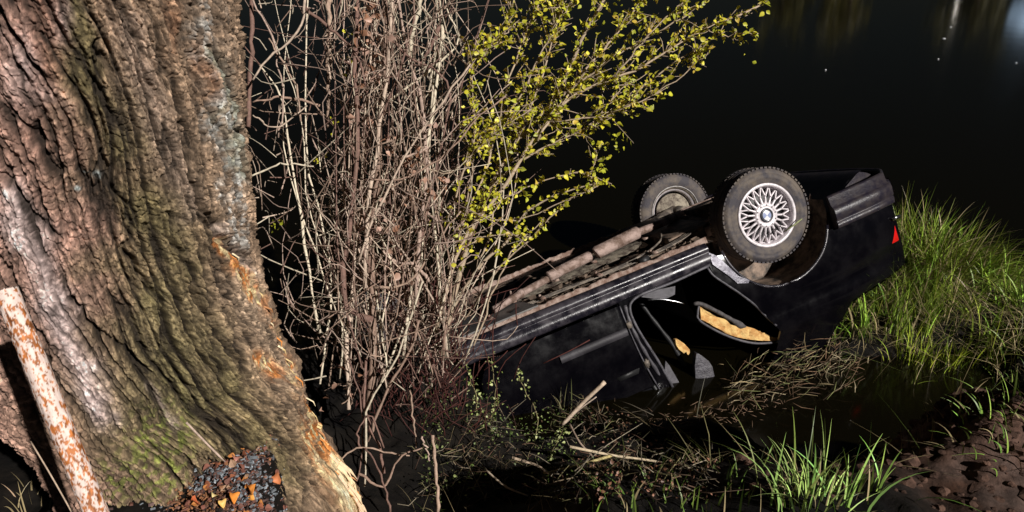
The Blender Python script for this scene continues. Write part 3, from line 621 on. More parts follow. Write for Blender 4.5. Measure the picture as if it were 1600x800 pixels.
# tail panel, boot lid, lamps
tz = [.44, .55, .70, .80, .90, .93]
loft("tail_panel", [[(-.975 - .02 * math.sin((z - .44) * 6) + .05 * abs(y)**3, y * .665, z) for y in ysx] for z in tz], m_paint)
loft("boot_lid", [[(x, y * ybody(x, .9) * .97, z) for y in ysx] for x, z in [(-.985, .90), (-.95, .945), (-.7, .965), (-.42, .98)]], m_paint)
for sg in (-1, 1):
    q = [(-.985, sg * .42), (-.985, sg * .655)]
    mb = MB(); V = []
    for z in (.61, .62, .735, .745):
        o = .017 if .615 < z < .74 else 0
        V += [(-.985 - o, sg * .40, z), (-.978 - o, sg * .55, z), (-.965 - o, sg * .655, z), (-.94 - o * .2, sg * (.678 + o), z), (-.86, sg * (.695 + o), z)]
    mb.add(V, [[i * 5 + j, i * 5 + j + 1, i * 5 + j + 6, i * 5 + j + 5] for i in range(3) for j in range(4)])
    mb.add([V[4], V[9], V[14], V[19]], [[0, 1, 2, 3]]); mb.build("tail_lamp", m_red, car)
mb = MB(); mb.box((-.955, -.71, .575), (.07, .022, .022), taper=.8); mb.build("trim_clip", m_chrome, car)
# roof, screens, bonnet
loft("roof", [[(x, y * hw, z - .03 * y * y) for y in ysx] for x, hw, z in [(-.12, .60, 1.32), (.05, .63, 1.37), (.5, .64, 1.40), (1.0, .63, 1.41), (1.4, .61, 1.39), (1.6, .59, 1.35)]], m_paint)
loft("rear_screen", [[(x, y * hw, z) for y in ysx] for x, hw, z in [(-.44, .72, .97), (-.30, .68, 1.12), (-.12, .60, 1.31)]], m_glass)
loft("windscreen", [[(x, y * hw, z) for y in ysx] for x, hw, z in [(1.6, .59, 1.34), (1.9, .66, 1.14), (2.2, .72, .96)]], m_glass)
loft("bonnet", [[(x, y * hw, z + .02 * (1 - y * y)) for y in ysx] for x, hw, z in [(2.2, .76, .94), (2.7, .73, .88), (3.2, .68, .81), (3.42, .64, .76)]], m_paint)
loft("front_panel", [[(x, y * .64, z) for y in ysx] for x, z in [(3.42, .77), (3.46, .62), (3.45, .45)]], m_rub)
for sg in (-1, 1):
    for yy in (.38, .54):
        mb = MB(); mb.lathe([(0.001, 3.485), (.06, 3.475), (.075, 3.45), (.075, 3.43)], 20, 0, (0, sg * yy, .63)); mb.build("headlamp", m_glass, car)
# A pillars
for sg in (-1, 1):
    mb = MB(); mb.tube([(2.2, sg * .74, .95), (1.9, sg * .68, 1.15), (1.58, sg * .60, 1.35)], .028, 6); mb.build("windscreen_pillar", m_paint, car)
# floor pan with ribs and tunnel
xs = np.linspace(.38, 3.2, 90); ysf = np.linspace(-.72, .72, 61); Xs, Ys = np.meshgrid(xs, ysf, indexing='ij')
Zs = .235 + 0 * Xs + .0; Zs += .11 * np.exp(-((Ys + .0) / .13)**4)
Zs += .012 * sstep(.0, .5, np.sin(Xs * 22)) * (np.abs(Ys) > .2) * (np.abs(Ys) < .58)
Zs -= .028 * (np.exp(-((np.abs(Ys) - .40) / .035)**4)); Zs += .006 * fbm(Xs * 9, Ys * 9)
nX, nY = Xs.shape; i = np.arange(nX - 1)[:, None] * nY; j = np.arange(nY - 1)[None]
mesh_np("floor_pan", np.stack([Xs, Ys, Zs], -1).reshape(-1, 3), np.stack([i + j, i + j + 1, i + nY + j + 1, i + nY + j], -1).reshape(-1, 4), m_under, car)
# jacking rail / far sill edge line
mb = MB(); mb.tube(smooth_path([(2.2, -.62, .195), (1.7, -.2, .18), (1.2, .12, .18), (.7, .16, .18)], 14), .006, 6); mb.build("brake_pipe", m_rimd, car)
mb = MB(); mb.tube(smooth_path([(.50, -.22, .15), (.62, -.42, .175), (.9, -.56, .19), (1.5, -.58, .195)], 14), .007, 6); mb.build("brake_pipe", m_rimd, car)
# smooth grey undertray at the front
poly_sheet("undertray", [(1.62, -.76), (1.70, -.30), (2.1, -.25), (2.24, -.66), (2.2, -.78)], lambda x, y: (x, y, .185), m_tray, car, .08, .01)
# exhaust
ex = smooth_path([(1.86, -.56, .15), (1.6, -.43, .14), (1.3, -.33, .13), (1.1, -.28, .12)], 24)
mb = MB(); mb.tube(ex, .024, 14); 
for k in (6, 13, 20): mb.tube(ex[k:k + 2], .029, 14)
mb.build("exhaust_pipe", m_exh, car)
mb = MB(); e2 = smooth_path([(1.42, -.38, .12), (1.38, -.365, .12), (1.12, -.285, .115), (1.06, -.275, .115)], 14)
mb.tube(e2, [.026] + [.036] * 12 + [.026], 16); mb.build("exhaust_resonator", m_exh, car)
mb = MB(); e3 = smooth_path([(1.02, -.26, .115), (.98, -.255, .11), (.70, -.20, .10), (.66, -.19, .10)], 14)
mb.tube(e3, [.028, .042] + [.045] * 10 + [.04, .026], 16); mb.build("exhaust_silencer", m_exh, car)
mb = MB(); mb.tube(smooth_path([(.66, -.19, .10), (.4, -.1, .12), (.1, .2, .16), (-.3, .40, .2), (-.8, .42, .22)], 20), .028, 12); mb.build("exhaust_tail_pipe", m_exh, car)
mb = MB(); mb.lathe([(.001, -.70), (.09, -.69), (.11, -.66), (.11, -.36), (.09, -.33), (.001, -.32)], 20, 0, (0, .40, .27)); mb.build("rear_silencer", m_rimd, car)
for k_, (x_, y_) in enumerate([(1.70, -.48), (1.36, -.36), (1.04, -.265), (.60, -.17)]):
    mb = MB(); mb.box((x_, y_ + .07, .17), (.03, .13, .012)); mb.tube([(x_, y_ + .12, .24), (x_, y_ + .12, .16), (x_, y_ + .02, .10)], .006, 6); mb.lathe([(.001, -.012), (.018, -.012), (.018, .012), (.001, .012)], 10, 2, (x_, y_ + .12, .19)); mb.build("exhaust_hanger", m_rust, car)
mb = MB(); sh = smooth_path([(1.95, -.30, .20), (1.5, -.2, .205), (.9, -.12, .205), (.62, -.08, .21)], 30); V = []
for k_, p_ in enumerate(sh):
    for j_, o_ in enumerate((-.10, -.06, 0, .06, .10)): V.append((p_[0], p_[1] + o_ * 1.4, p_[2] - .03 * (1 - (o_ / .1)**2) + .004 * math.sin(k_ * 2.1 + j_)))
mb.add(V, [[a_ * 5 + b_, a_ * 5 + b_ + 1, a_ * 5 + b_ + 6, a_ * 5 + b_ + 5] for a_ in range(29) for b_ in range(4)]); mb.build("heat_shield", m_disc, car)
for y_ in (-.63, -.60, -.57): mb = MB(); mb.tube(smooth_path([(2.1, y_, .20), (1.5, y_ + .01, .19), (.9, y_ - .01, .192), (.55, y_ + .05, .185), (.35, y_ + .15, .17)], 24), .0045, 6); mb.build("fuel_pipe", m_rimd, car)
for x_ in (.75, 1.15, 1.55, 1.9):
    mb = MB(); mb.box((x_, -.60, .183), (.03, .10, .01)); mb.lathe([(.001, -.016), (.009, -.016), (.010, 0)], 6, 2, (x_, -.56, .183)); mb.build("pipe_clip", m_rust, car)
for x_ in (.85, 1.75): mb = MB(); mb.box((x_, -.655, .20), (.07, .05, .05), taper=.8); mb.build("jacking_pad", m_rub, car)
mb = MB()
for k_ in range(420):
    x_, y_ = rng.uniform(.4, 2.1), -.68 + abs(rng.normal()) * .22; z_ = .222 - (.02 if abs(abs(y_) - .4) < .03 else 0); s_ = rng.gamma(1.5, .006) + .003
    mb.box((x_, y_, z_), (s_ * 2, s_ * 1.4, s_), np.array(Matrix.Rotation(rng.uniform(0, 6), 3, 'Z') @ Matrix.Rotation(rng.normal() * .5, 3, 'X')), np.array((.22, .16, .12)) * rng.uniform(.4, 1.3), .6)
tag(mb.build("caked_mud", m_soil, car, False), kind='stuff')
# propshaft, fuel tank, rear axle
mb = MB(); mb.tube([(.3, .02, .24), (1.4, 0, .24), (2.4, 0, .24)], .035, 12); mb.lathe([(.001, 1.38), (.06, 1.38), (.06, 1.44), (.001, 1.44)], 14, 0, (0, 0, .24)); mb.build("propeller_shaft", m_rimd, car)
poly_sheet("fuel_tank", [(.24, -.45), (.24, .50), (.52, .50), (.56, .2), (.56, -.45)], lambda x, y: (x, y, .20 + .3 * (x - .4)**2), m_under, car, .06, .09, bevel=.02)
mb = MB(); mb.tube([(.18, -.48, .24), (.16, 0, .20), (.18, .48, .24)], .042, 10); mb.box((.02, 0, .21), (.26, .2, .17), taper=.75); mb.build("rear_subframe", m_under, car)
for sg in (-1, 1):
    mb = MB(); a_, b_ = np.array((.30, sg * .34, .215)), np.array((.0, sg * .60, .20))
    mb.tube(smooth_path([a_, (a_ + b_) / 2 + [0, 0, -.02], b_], 8), [.045, .05, .05, .045, .045, .045, .045, .05], 8)
    mb.tube([(.31, sg * .50, .215), (.15, sg * .56, .20), (0, sg * .62, .20)], .035, 8); mb.build("trailing_arm", m_rimd if sg > 0 else m_rust, car)
    mb = MB(); mb.tube([(0, sg * .12, .21), (0, sg * .62, .20)], .02, 8); mb.lathe([(.001, sg * .45), (.045, sg * .46), (.05, sg * .52), (.001, sg * .55)], 14, 1, (0, 0, .2)); mb.build("drive_shaft", m_rimd, car)
    mb = MB(); k = np.linspace(0, 1, 60); mb.tube(np.stack([-.06 + .05 * np.cos(k * 31), sg * .50 + .05 * np.sin(k * 31), .24 + .26 * k], 1), .008, 6); mb.build("coil_spring", m_rust, car)
poly_sheet("boot_floor", [(-.35, -.66), (.05, -.47), (.05, .47), (-.35, .66), (-.95, .64), (-.95, -.64)], lambda x, y: (x, y, .34 - .08 * math.exp(-((x + .62) / .22)**4 - ((y - .1) / .25)**4) + .01 * math.sin(x * 30)), m_under, car, .05, .01)
mb = MB(); mb.tube([(-.42, -.60, .30), (-.60, -.40, .25), (-.80, -.30, .22)], .014, 8); mb.build("chassis_bar", m_rust, car)
mb = MB()
for k in range(26): a = rng.random(3); mb.box((.10 - .22 * a[0], -.70 + .1 * a[1], .33 + .15 * a[2]), (.03 + .03 * a[1], .03, .025), Matrix.Rotation(a[0] * 6, 3, 'X') @ Matrix.Rotation(a[1] * 5, 3, 'Z'))
mb.build("torn_liner", m_rust, car)
# interior seen through the missing rear door
poly_sheet("cabin_floor", [(.44, -.74), (2.2, -.74), (2.2, .74), (.44, .74)], lambda x, y: (x, y, .30), m_cloth, car, .15, .01)
def seat():
    # squab base with exposed foam: crescent facing the camera side
    top = [(.606, .605), (.575, .65), (.554, .68), (.515, .715), (.474, .758), (.44, .80), (.41, .83), (.375, .845), (.34, .869), (.29, .905), (.241, .946), (.19, .99), (.151, 1.021)]
    bot = [(.155, 1.036), (.22, 1.01), (.30, .976), (.36, .94), (.422, .897), (.48, .85), (.535, .796), (.585, .74), (.624, .688)]
    poly_sheet("seat_foam", [(x, z) for x, z in top + bot], lambda x, z: (x, -.70 + .010 * float(gnoise(x * 22, z * 22, 1)) + .006 * float(gnoise(x * 55, z * 55, 2)), z), m_foam, car, .012, .03)
    mb = MB(); mb.tube(smooth_path([(.145, -.715, 1.05), (.307, -.72, .992), (.429, -.72, .914), (.541, -.72, .812), (.64, -.72, .692), (.635, -.715, .64), (.61, -.71, .60)], 30), .0085, 8); mb.build("seat_piping", m_trim, car)
    mb = MB(); mb.tube(smooth_path([(.64, -.71, .575), (.592, -.715, .595), (.50, -.715, .688), (.45, -.715, .745), (.411, -.715, .79), (.375, -.71, .835), (.34, -.71, .86)], 24), [.010, .013, .014, .013, .014, .015, .014, .013, .015, .014, .013, .014, .016, .015, .014, .016, .019, .022, .025, .024, .022, .016, .01, .005], 8); mb.build("seat_cover_edge", m_cloth2, car)
    V = []; 
    mb = MB()
    for s_ in np.linspace(-.67, .68, 9): V += [(.16, s_, 1.04), (.42, s_, .91), (.62, s_, .71), (.66, s_, .58), (.66, s_, .36)]
    mb.add(V, [[i * 5 + j, i * 5 + j + 1, i * 5 + j + 6, i * 5 + j + 5] for i in range(8) for j in range(4)]); mb.build("rear_seat", m_cloth, car)
m_cloth2 = M("torn_grey_fabric", (.10, .09, .09), .8, bump=.7, bscale=70, var=.5, vscale=30)
seat()
mb = MB(); mb.tube(smooth_path([(.93, -.72, .43), (.85, -.74, .455), (.77, -.75, .50), (.72, -.75, .535)], 10), .006, 6); mb.build("seat_belt_cable", m_chrome, car)
poly_sheet("floor_trim", [(.96, .40), (.90, .385), (.72, .42), (.74, .47), (.82, .475)], lambda x, z: (x, -.70, z), m_trim, car, .05, .01)
mb = MB(); mb.tube(smooth_path([(.93, -.55, .46), (.88, -.56, .62), (.82, -.57, .80), (.78, -.57, .98), (.76, -.57, 1.1)], 12), [.012, .016, .011, .017, .012, .018, .013, .018, .014, .02, .02, .02], 8); mb.build("seat_bracket", m_rub, car)
mb = MB()
poly_sheet("torn_foam", [(.835, .747), (.82, .75), (.805, .768), (.785, .80), (.764, .844), (.77, .865), (.783, .873), (.79, .85), (.804, .851), (.815, .84), (.84, .817), (.845, .78)], lambda x, z: (x, -.70 + .012 * float(gnoise(x * 40, z * 40, 3)), z), m_foam, car, .02, .03)
poly_sheet("head_restraint", [(.735, .88), (.72, .89), (.70, .92), (.675, .965), (.664, 1.01), (.67, 1.07), (.688, 1.13), (.74, 1.16), (.80, 1.15), (.795, 1.08), (.784, 1.03), (.765, .95)], lambda x, z: (x, -.68 - .03 * math.cos((x - .71) * 12), z), m_leather, car, .03, .06, bevel=.012)
poly_sheet("arch_highlight", [(.478, .275), (.434, .315), (.388, .405), (.348, .482), (.285, .532), (.30, .548), (.369, .524), (.42, .44), (.45, .40), (.486, .35)], lambda x, z: (x, -ybody(x, z) - .012, z), m_highlight, car, .02, .01)  # pale sheet added as the highlight along the arch edge
poly_sheet("belt_cover", [(.955, .84), (.94, .88), (.92, .98), (.90, 1.08), (.93, 1.16), (1.0, 1.12), (1.005, .95)], lambda x, z: (x, -.735, z), m_trim, car, .04, .02)
for yc in (-.36, .36):
    poly_sheet("front_seat", [(1.18, .42), (1.75, .42), (1.75, .58), (1.30, .62), (1.12, 1.20), (.98, 1.18), (1.08, .60)], lambda x, z: (x, yc, z), m_cloth, car, .08, .46, bevel=.03)
mb = MB(); mb.box((2.15, 0, .75), (.3, 1.36, .34), taper=.9); mb.build("dashboard", m_cloth, car)

# wheels -----------------------------------------------------------
def make_wheel(name, sgn, x, alloy=True):
    """outer face looks to sgn*Y"""
    wy = sgn * .675
    wh = bpy.data.objects.new(name, None); link(wh, car); wh.location = (x, wy, WZL if x < 1 else .23); wh.scale = (1, sgn, 1)
    W = .105
    prof = [(.198, -.082), (.206, -.096), (.225, -.103), (.255, -.106), (.283, -.100), (.300, -.090), (.308, -.078)]
    for c_ in (-.052, -.018, .018, .052):
        prof += [(.311, c_ - .014), (.311, c_ - .004), (.303, c_ - .002), (.303, c_ + .002), (.311, c_ + .004), (.311, c_ + .014)] if abs(c_) < .03 else [(.311, c_ - .012), (.311, c_ + .012)]
    prof += [(.308, .078), (.300, .090), (.283, .100), (.272, .104), (.269, .1015), (.255, .106), (.240, .1062), (.237, .104), (.225, .103), (.206, .096), (.198, .082)]
    mb = MB(); mb.lathe(prof, 96, 1)
    ty = mb.build("tyre", m_tyre, wh)
    mb = MB()      # tread blocks on the shoulders
    for k in range(64):
        a = k / 64 * 2 * math.pi
        for s_ in (-1, 1):
            rot = Matrix.Rotation(-a, 3, 'Y'); c = rot @ Vector((.3085, 0, 0)); mb.box((c.x, s_ * .079, c.z), (.010, .034, .019), np.array(rot))
    tag(mb.build("tread_blocks", m_tyre, wh, False), kind='stuff')
    mb = MB()
    if alloy:
        mb.lathe([(.196, .082), (.204, .093), (.210, .099), (.207, .106), (.194, .106), (.188, .098), (.184, .080), (.184, .060), (.178, .055)], 96, 1)
        mb.lathe([(.178, .055), (.172, .02), (.165, -.05), (.185, -.078), (.200, -.084), (.206, -.096), (.200, -.098)], 64, 1)
        mb.build("rim", m_rim, wh)
        mb = MB(); mb.lathe([(.001, -.01), (.15, -.01), (.16, -.03)], 40, 1); mb.build("brake_disc", m_rub, wh)
        mb = MB(); n = 20
        def y_at(r): return .074 + .018 * (1 - (r / .185)**2) 
        def bar(p0, p1, w0, w1, h=.016):
            p0 = np.array(p0); p1 = np.array(p1); d = (p1 - p0); d /= np.linalg.norm(d); s = np.array([-d[1], d[0]])
            V = []
            for p, wd in ((p0, w0), (p1, w1)):
                yy = y_at(np.linalg.norm(p))
                for o, dy in ((-wd, -h), (-wd, -.003), (-wd * .45, 0), (wd * .45, 0), (wd, -.003), (wd, -h)):
                    q = p + s * o; V.append((q[0], yy + dy, q[1]))
            mb.add(V, [[j, j + 1, j + 7, j + 6] for j in range(5)])
        for k in range(n):
            a = 2 * math.pi * k / n; u = np.array([math.cos(a), math.sin(a)])
            a1, a2 = a + math.pi / n * .93, a - math.pi / n * .93
            bar(u * .072, u * .128, .0075, .0052)
            for aa in (a1, a2): bar(u * .122, np.array([math.cos(aa), math.sin(aa)]) * .186, .0048, .0045)
            c_ = u * .128; mb.lathe([(.0001, y_at(.128) + .004), (.006, y_at(.128) + .003), (.007, y_at(.128) - .008)], 8, 1, (c_[0], 0, c_[1]))
        mb.build("mesh_spokes", m_rim, wh)
        mb = MB(); mb.lathe([(.080, .062), (.084, .082), (.078, .094), (.062, .097), (.056, .090), (.054, .092), (.001, .092)], 48, 1)
        for k in range(10): a = k * .6283; mb.lathe([(.0001, .104), (.005, .103), (.0055, .09)], 6, 1, (.068 * math.cos(a), 0, .068 * math.sin(a)))
        mb.build("hub", m_rim, wh)
        # badge: black ring with four quarters
        mb = MB(); mb.lathe([(.047, .093), (.045, .0985), (.034, .1005), (.033, .0985)], 40, 1); mb.build("badge_ring", m_badgek, wh)
        mb = MB(); mb.lathe([(.0335, .0985), (.031, .101), (.0295, .0995)], 40, 1); mb.build("badge_edge", m_chrome, wh)
        for q in range(4):
            a = np.linspace(q * math.pi / 2, (q + 1) * math.pi / 2, 9) + .5
            V = [(0, .1008, 0)] + [(.031 * math.cos(t), .0995, .031 * math.sin(t)) for t in a]
            m_ = MB(); m_.add(V, None, [[0, k + 1, k + 2] for k in range(8)]); m_.build("badge_quarter", m_badgeb if q % 2 else m_badgew, wh)
    # inner side
    mb = MB(); mb.lathe([(.206, -.098), (.196, -.098), (.186, -.08), (.17, -.05), (.168, .03), (.11, .04), (.001, .042)], 64, 1)
    mb.build("rim_barrel", m_rimd if sgn > 0 or not alloy else m_rub, wh)
    mb = MB(); mb.lathe([(.212, -.100), (.209, -.1065), (.203, -.1065), (.200, -.098)], 64, 1); mb.build("rim_edge", m_rimlip, wh)
    mb = MB(); mb.lathe([(.148, -.045), (.150, -.055), (.146, -.06), (.10, -.062), (.085, -.075), (.04, -.08), (.001, -.08)], 40, 1); mb.build("brake_shield", m_disc, wh)
    mb = MB(); mb.box((.1, -.055, .05), (.07, .06, .12), taper=.8); mb.box((-.03, -.09, .03), (.12, .03, .05), np.array(Matrix.Rotation(.4, 3, 'Y'))); mb.build("brake_caliper", m_rust, wh)
    return wh
m_badgek = M("badge_black", (.03, .03, .04), .3); m_badgeb = M("badge_blue", (.22, .27, .45), .4); m_badgew = M("badge_white", (.75, .75, .78), .3)
m_rimlip = M("worn_rim_lip", (.35, .33, .32), .45, metal=.4, var=.4, vscale=30)
wr = make_wheel("wheel", -1, 0); make_wheel("wheel", 1, 0); make_wheel("wheel", -1, 2.62, False); make_wheel("wheel", 1, 2.62, False)
# twig caught on the tyre
tw = MB(); cm = np.array(car.matrix_world)
def carw(x, y, z): return (cm @ np.array([x, y, z, 1]))[:3]
tw.tube([P(1253, 342, 4.74), P(1240, 352, 4.735), P(1225, 362, 4.745)], [.004, .006, .003], 5, (.30, .32, .16)); tag(tw.build("leaf_stalk", m_twig), "small pale green stalk stuck to the tyre of the near wheel", "stalk")
tw = MB(); tw.tube([P(1244, 343, 4.75), P(1228, 361, 4.745)], [.003, .004], 5, (.02, .015, .01)); tag(tw.build("leaf_stalk", m_twig), "thin black stalk beside the pale one across the alloy rim edge", "stalk")

# ---------------------------------------------------------------- shrubs
def pathpx(pts, d0, d1=None, n=12, jit=0.0):
    """pts in photo pixels, depth from d0 to d1, giving a 3D path"""
    if d1 is None: d1 = d0
    m = len(pts); Q = np.array([P(x, y, d0 + (d1 - d0) * k / max(1, m - 1)) for k, (x, y) in enumerate(pts)])
    Q = smooth_path(Q, n)
    if jit: Q[1:-1] += rng.normal(size=(n - 2, 3)) * jit
    return Q
TW = [(.70, .54, .42), (.50, .35, .26), (.80, .69, .52), (.36, .24, .18), (.58, .42, .34), (.24, .14, .11)]
def tcol(): return np.array(TW[rng.integers(0, 6)]) * rng.uniform(.75, 1.1)
dead = empty("bare_shrub", tuple(P(585, 640, 3.2)), label="tall tangle of bare pinkish brown stems between the old tree and the car", cat="shrub")
def stem(root, pts, w0, w1, d0, d1=None, name="stem", n=14, jit=.004, col=None, mat=None):
    mb = MB(); Q = pathpx(pts, d0, d1, n, jit); ds = np.linspace(d0, d1 or d0, n)
    rad = np.linspace(w0, w1, n) * .42 / F * ds * (1 + .12 * rng.normal(size=n))
    mb.tube(Q - np.array(root.location), rad, 8 if w0 > 7 else 6, col if col is not None else tcol()); mb.build(name, mat or m_twig, root); return Q
S = stem
MAIN = [
 ([(575, 640), (582, 560), (583, 480), (578, 400), (590, 280), (600, 140), (603, -20)], 15, 9, 3.1, 3.2),
 ([(583, 500), (560, 492), (540, 475), (535, 430), (548, 350), (560, 220), (556, 100), (560, -20)], 12, 7, 3.08, 3.0),
 ([(545, 640), (542, 540), (552, 440), (566, 300), (572, 150), (590, -20)], 9, 5, 3.2, 3.3),
 ([(570, 450), (575, 330), (592, 220), (606, 100), (614, -20)], 9, 6, 3.05, 3.05),
 ([(388, 200), (392, 90), (395, -20)], 8, 8, 2.9, 2.95), ([(512, 110), (515, 40), (513, -20)], 11, 10, 3.4, 3.4), ([(512, 200), (514, 110)], 5, 8, 3.4, 3.4),
 ([(475, -20), (474, 30), (455, 60), (420, 90), (395, 125)], 5, 4, 2.9, 2.8), ([(395, 0), (420, 45), (437, 110), (442, 170), (435, 215)], 4, 3, 2.9, 2.95),
 ([(475, 10), (510, 40), (535, 60), (560, 90), (575, 150)], 7, 4, 3.0, 3.0), ([(500, 520), (485, 440), (468, 330), (450, 220), (440, 150), (400, 95)], 6, 3, 3.1, 3.0),
 ([(470, 190), (460, 130), (438, 90), (420, 60)], 5, 3, 2.95, 2.9), ([(395, 160), (440, 152), (500, 165)], 4, 6, 2.95, 3.0),
 ([(393, 275), (420, 262), (450, 255), (490, 260)], 4, 3, 2.9, 3.0), ([(395, 180), (415, 195), (440, 195), (480, 165)], 3, 3, 2.8, 2.9),
 ([(500, 600), (510, 520), (520, 440), (500, 340), (480, 240), (478, 100), (482, -20)], 5, 3, 3.2, 3.3),
 ([(650, 470), (655, 380), (668, 260), (655, 150), (632, 60), (618, -20)], 8, 5, 3.1, 3.1),
 ([(640, 480), (662, 350), (690, 220), (700, 130), (640, 90), (610, 60)], 6, 4, 3.15, 3.05),
 ([(630, 560), (645, 440), (660, 330), (670, 200), (685, 120), (693, 60), (690, 40)], 6, 7, 3.1, 3.2),
 ([(672, 150), (678, 100), (695, 55)], 7, 6, 3.2, 3.2), ([(655, 105), (672, 75), (688, 42)], 5, 8, 3.2, 3.2),
 ([(640, 90), (650, 30), (664, -20)], 9, 6, 3.1, 3.1), ([(600, 180), (640, 60), (650, -20)], 5, 4, 3.05, 3.05), ([(560, 410), (590, 330), (640, 230), (690, 160), (735, 100)], 5, 4, 2.95, 2.9),
 ([(572, 280), (620, 282), (660, 265), (700, 240), (740, 190), (790, 150)], 4, 3, 2.95, 2.95), ([(620, 245), (645, 242), (670, 230)], 5, 4, 3, 3),
 ([(570, 760), (572, 700), (575, 640), (620, 560), (640, 500), (660, 440)], 4, 4, 2.9, 3.0), ([(545, 790), (560, 740), (568, 690), (562, 620), (545, 560)], 4, 3, 2.9, 3.0),
 ([(575, 690), (600, 620), (640, 550), (655, 500)], 5, 5, 2.95, 3.0), ([(563, 700), (560, 670), (580, 650), (600, 700)], 4, 3, 2.9, 2.9), ([(530, 720), (560, 700), (600, 705), (640, 712)], 4, 3, 2.85, 2.9),
 ([(640, 610), (648, 660), (650, 700)], 4, 3, 2.8, 2.8), ([(676, 680), (682, 740), (684, 800)], 6, 7, 2.7, 2.65), ([(660, 682), (672, 720)], 4, 3, 2.7, 2.7), ([(600, 740), (590, 690), (570, 640), (572, 560)], 6, 5, 2.9, 3.0),
 ([(610, 800), (600, 760), (585, 720), (570, 700)], 4, 3, 2.8, 2.85), ([(560, 740), (600, 760), (620, 720), (660, 700)], 5, 3, 2.8, 2.85),
 ([(585, 450), (640, 440), (680, 380), (720, 330)], 6, 3, 3.0, 3.0), ([(700, 560), (690, 500), (660, 440), (620, 380), (590, 350)], 5, 4, 3.1, 3.1), ([(600, 390), (620, 410), (650, 415), (670, 440)], 9, 6, 3.1, 3.1)]
for m_ in MAIN: S(dead, m_[0], m_[1], m_[2], m_[3], m_[4], jit=.003)
for k in range(105):     # procedural stems: upright, fanning and crossing
    bx_ = 510 + 205 * rng.random() + rng.normal() * 12; by = 560 + rng.uniform(-50, 60); top = rng.choice([-20, -20, rng.uniform(0, 330)]); d = rng.uniform(2.95, 3.6)
    if k % 4 == 0: bx_ = rng.uniform(545, 610); tx = bx_ + rng.normal() * 25
    elif k % 4 == 1: bx_ = rng.uniform(640, 705); tx = rng.uniform(600, 690)
    elif k % 4 == 2: tx = bx_ + rng.normal() * 110; tx = min(max(tx, 425), 770)
    else: by = rng.uniform(150, 560); L_ = rng.uniform(120, 280); a_ = math.pi / 2 + rng.choice([-1, 1]) * rng.uniform(.25, 1.1); tx = bx_ + math.cos(a_) * L_; top = by - math.sin(a_) * L_
    if min(bx_, tx) < 400: continue
    bow = rng.normal() * 48; mid = [(bx_ + (tx - bx_) * f + bow * math.sin(f * math.pi) + rng.normal() * 9, by + (top - by) * f) for f in (.25, .5, .75)]
    S(dead, [(bx_, by)] + mid + [(tx, top)], rng.gamma(2.0, .8) + 1.2, rng.uniform(.9, 2.0), d, d + rng.uniform(-.2, .2), jit=.003)
mb = MB()
for k in range(1150):    # fine crossing twigs
    if k % 5 == 0: x, y = rng.uniform(395, 560), rng.uniform(-10, 600)
    elif k % 5 == 1: x, y = rng.uniform(480, 720), rng.uniform(330, 640)
    else: x, y = 530 + 190 * rng.random() + rng.normal() * 10, rng.uniform(-10, 560)
    a = rng.normal() * .85 + math.pi / 2 + (.25 if x > 640 else 0) * -1; L = rng.gamma(2.0, 28); d = rng.uniform(2.85, 3.6)
    if x < 400 + (y > 400) * (y - 400) * .45: continue
    dx, dy = math.cos(a) * L, -math.sin(a) * L; c_ = rng.normal(size=2) * L * .16
    Q = pathpx([(x, y), (x + dx / 2 + c_[0], y + dy / 2 + c_[1]), (x + dx, y + dy)], d, d + rng.normal() * .12, 6)
    mb.tube(Q - np.array(dead.location), np.linspace(rng.uniform(1.3, 3), .9, 6) / 2 / F * d, 4, tcol() * rng.uniform(.5, 1.1))
tag(mb.build("fine_twigs", m_twig, dead), kind='stuff')
# reddish thin roots and stems in the shade of the bank
mb = MB()
for k in range(260):
    x, y = rng.normal() * 55 + 665, rng.uniform(470, 690); a = rng.normal() * .6 + math.pi / 2; L = rng.uniform(25, 90); d = rng.uniform(3.1, 3.7)
    Q = pathpx([(x, y), (x + math.cos(a) * L / 2 + rng.normal() * 6, y - math.sin(a) * L / 2), (x + math.cos(a) * L, y - math.sin(a) * L)], d, d, 5)
    mb.tube(Q - np.array(dead.location), rng.uniform(1, 2.4) / 2 / F * d, 4, np.array((.06, .018, .014)) * rng.uniform(.5, 1.6))
tag(mb.build("red_twigs", m_twig, dead), kind='stuff')

def leaf_mesh(name, kind=0, dead=False):
    """pointed oval leaf folded on its midrib, unit length"""
    V = []; n = 4; 
    w_ = [.06, .34, .36, .2, 0]; 
    for k in range(5):
        t = k / 4; y = t; z = -.18 * t * t + (.1 * math.sin(t * 5) if dead else 0)
        V += [(-w_[k], y, z + .16 * w_[k] * 2), (0, y, z), (w_[k], y, z + .16 * w_[k] * 2)]
    Fq = []
    for k in range(4): o = k * 3; Fq += [(o, o + 1, o + 4, o + 3), (o + 1, o + 2, o + 5, o + 4)]
    return np.array(V, float), np.array(Fq)
LV, LQ = leaf_mesh("l")
def rot_to(dirn, roll):
    y = np.array(dirn, float); y /= np.linalg.norm(y) + 1e-9; r = np.array([0, 0, 1.]) if abs(y[2]) < .95 else np.array([1., 0, 0])
    x = np.cross(y, r); x /= np.linalg.norm(x); z = np.cross(x, y); c, s = math.cos(roll), math.sin(roll)
    return np.stack([c * x + s * z, y, -s * x + c * z], 1)
LEAFC = [(.60, .54, .04), (.48, .47, .035), (.70, .64, .07), (.36, .38, .03), (.50, .36, .05)]
leaf_me = []
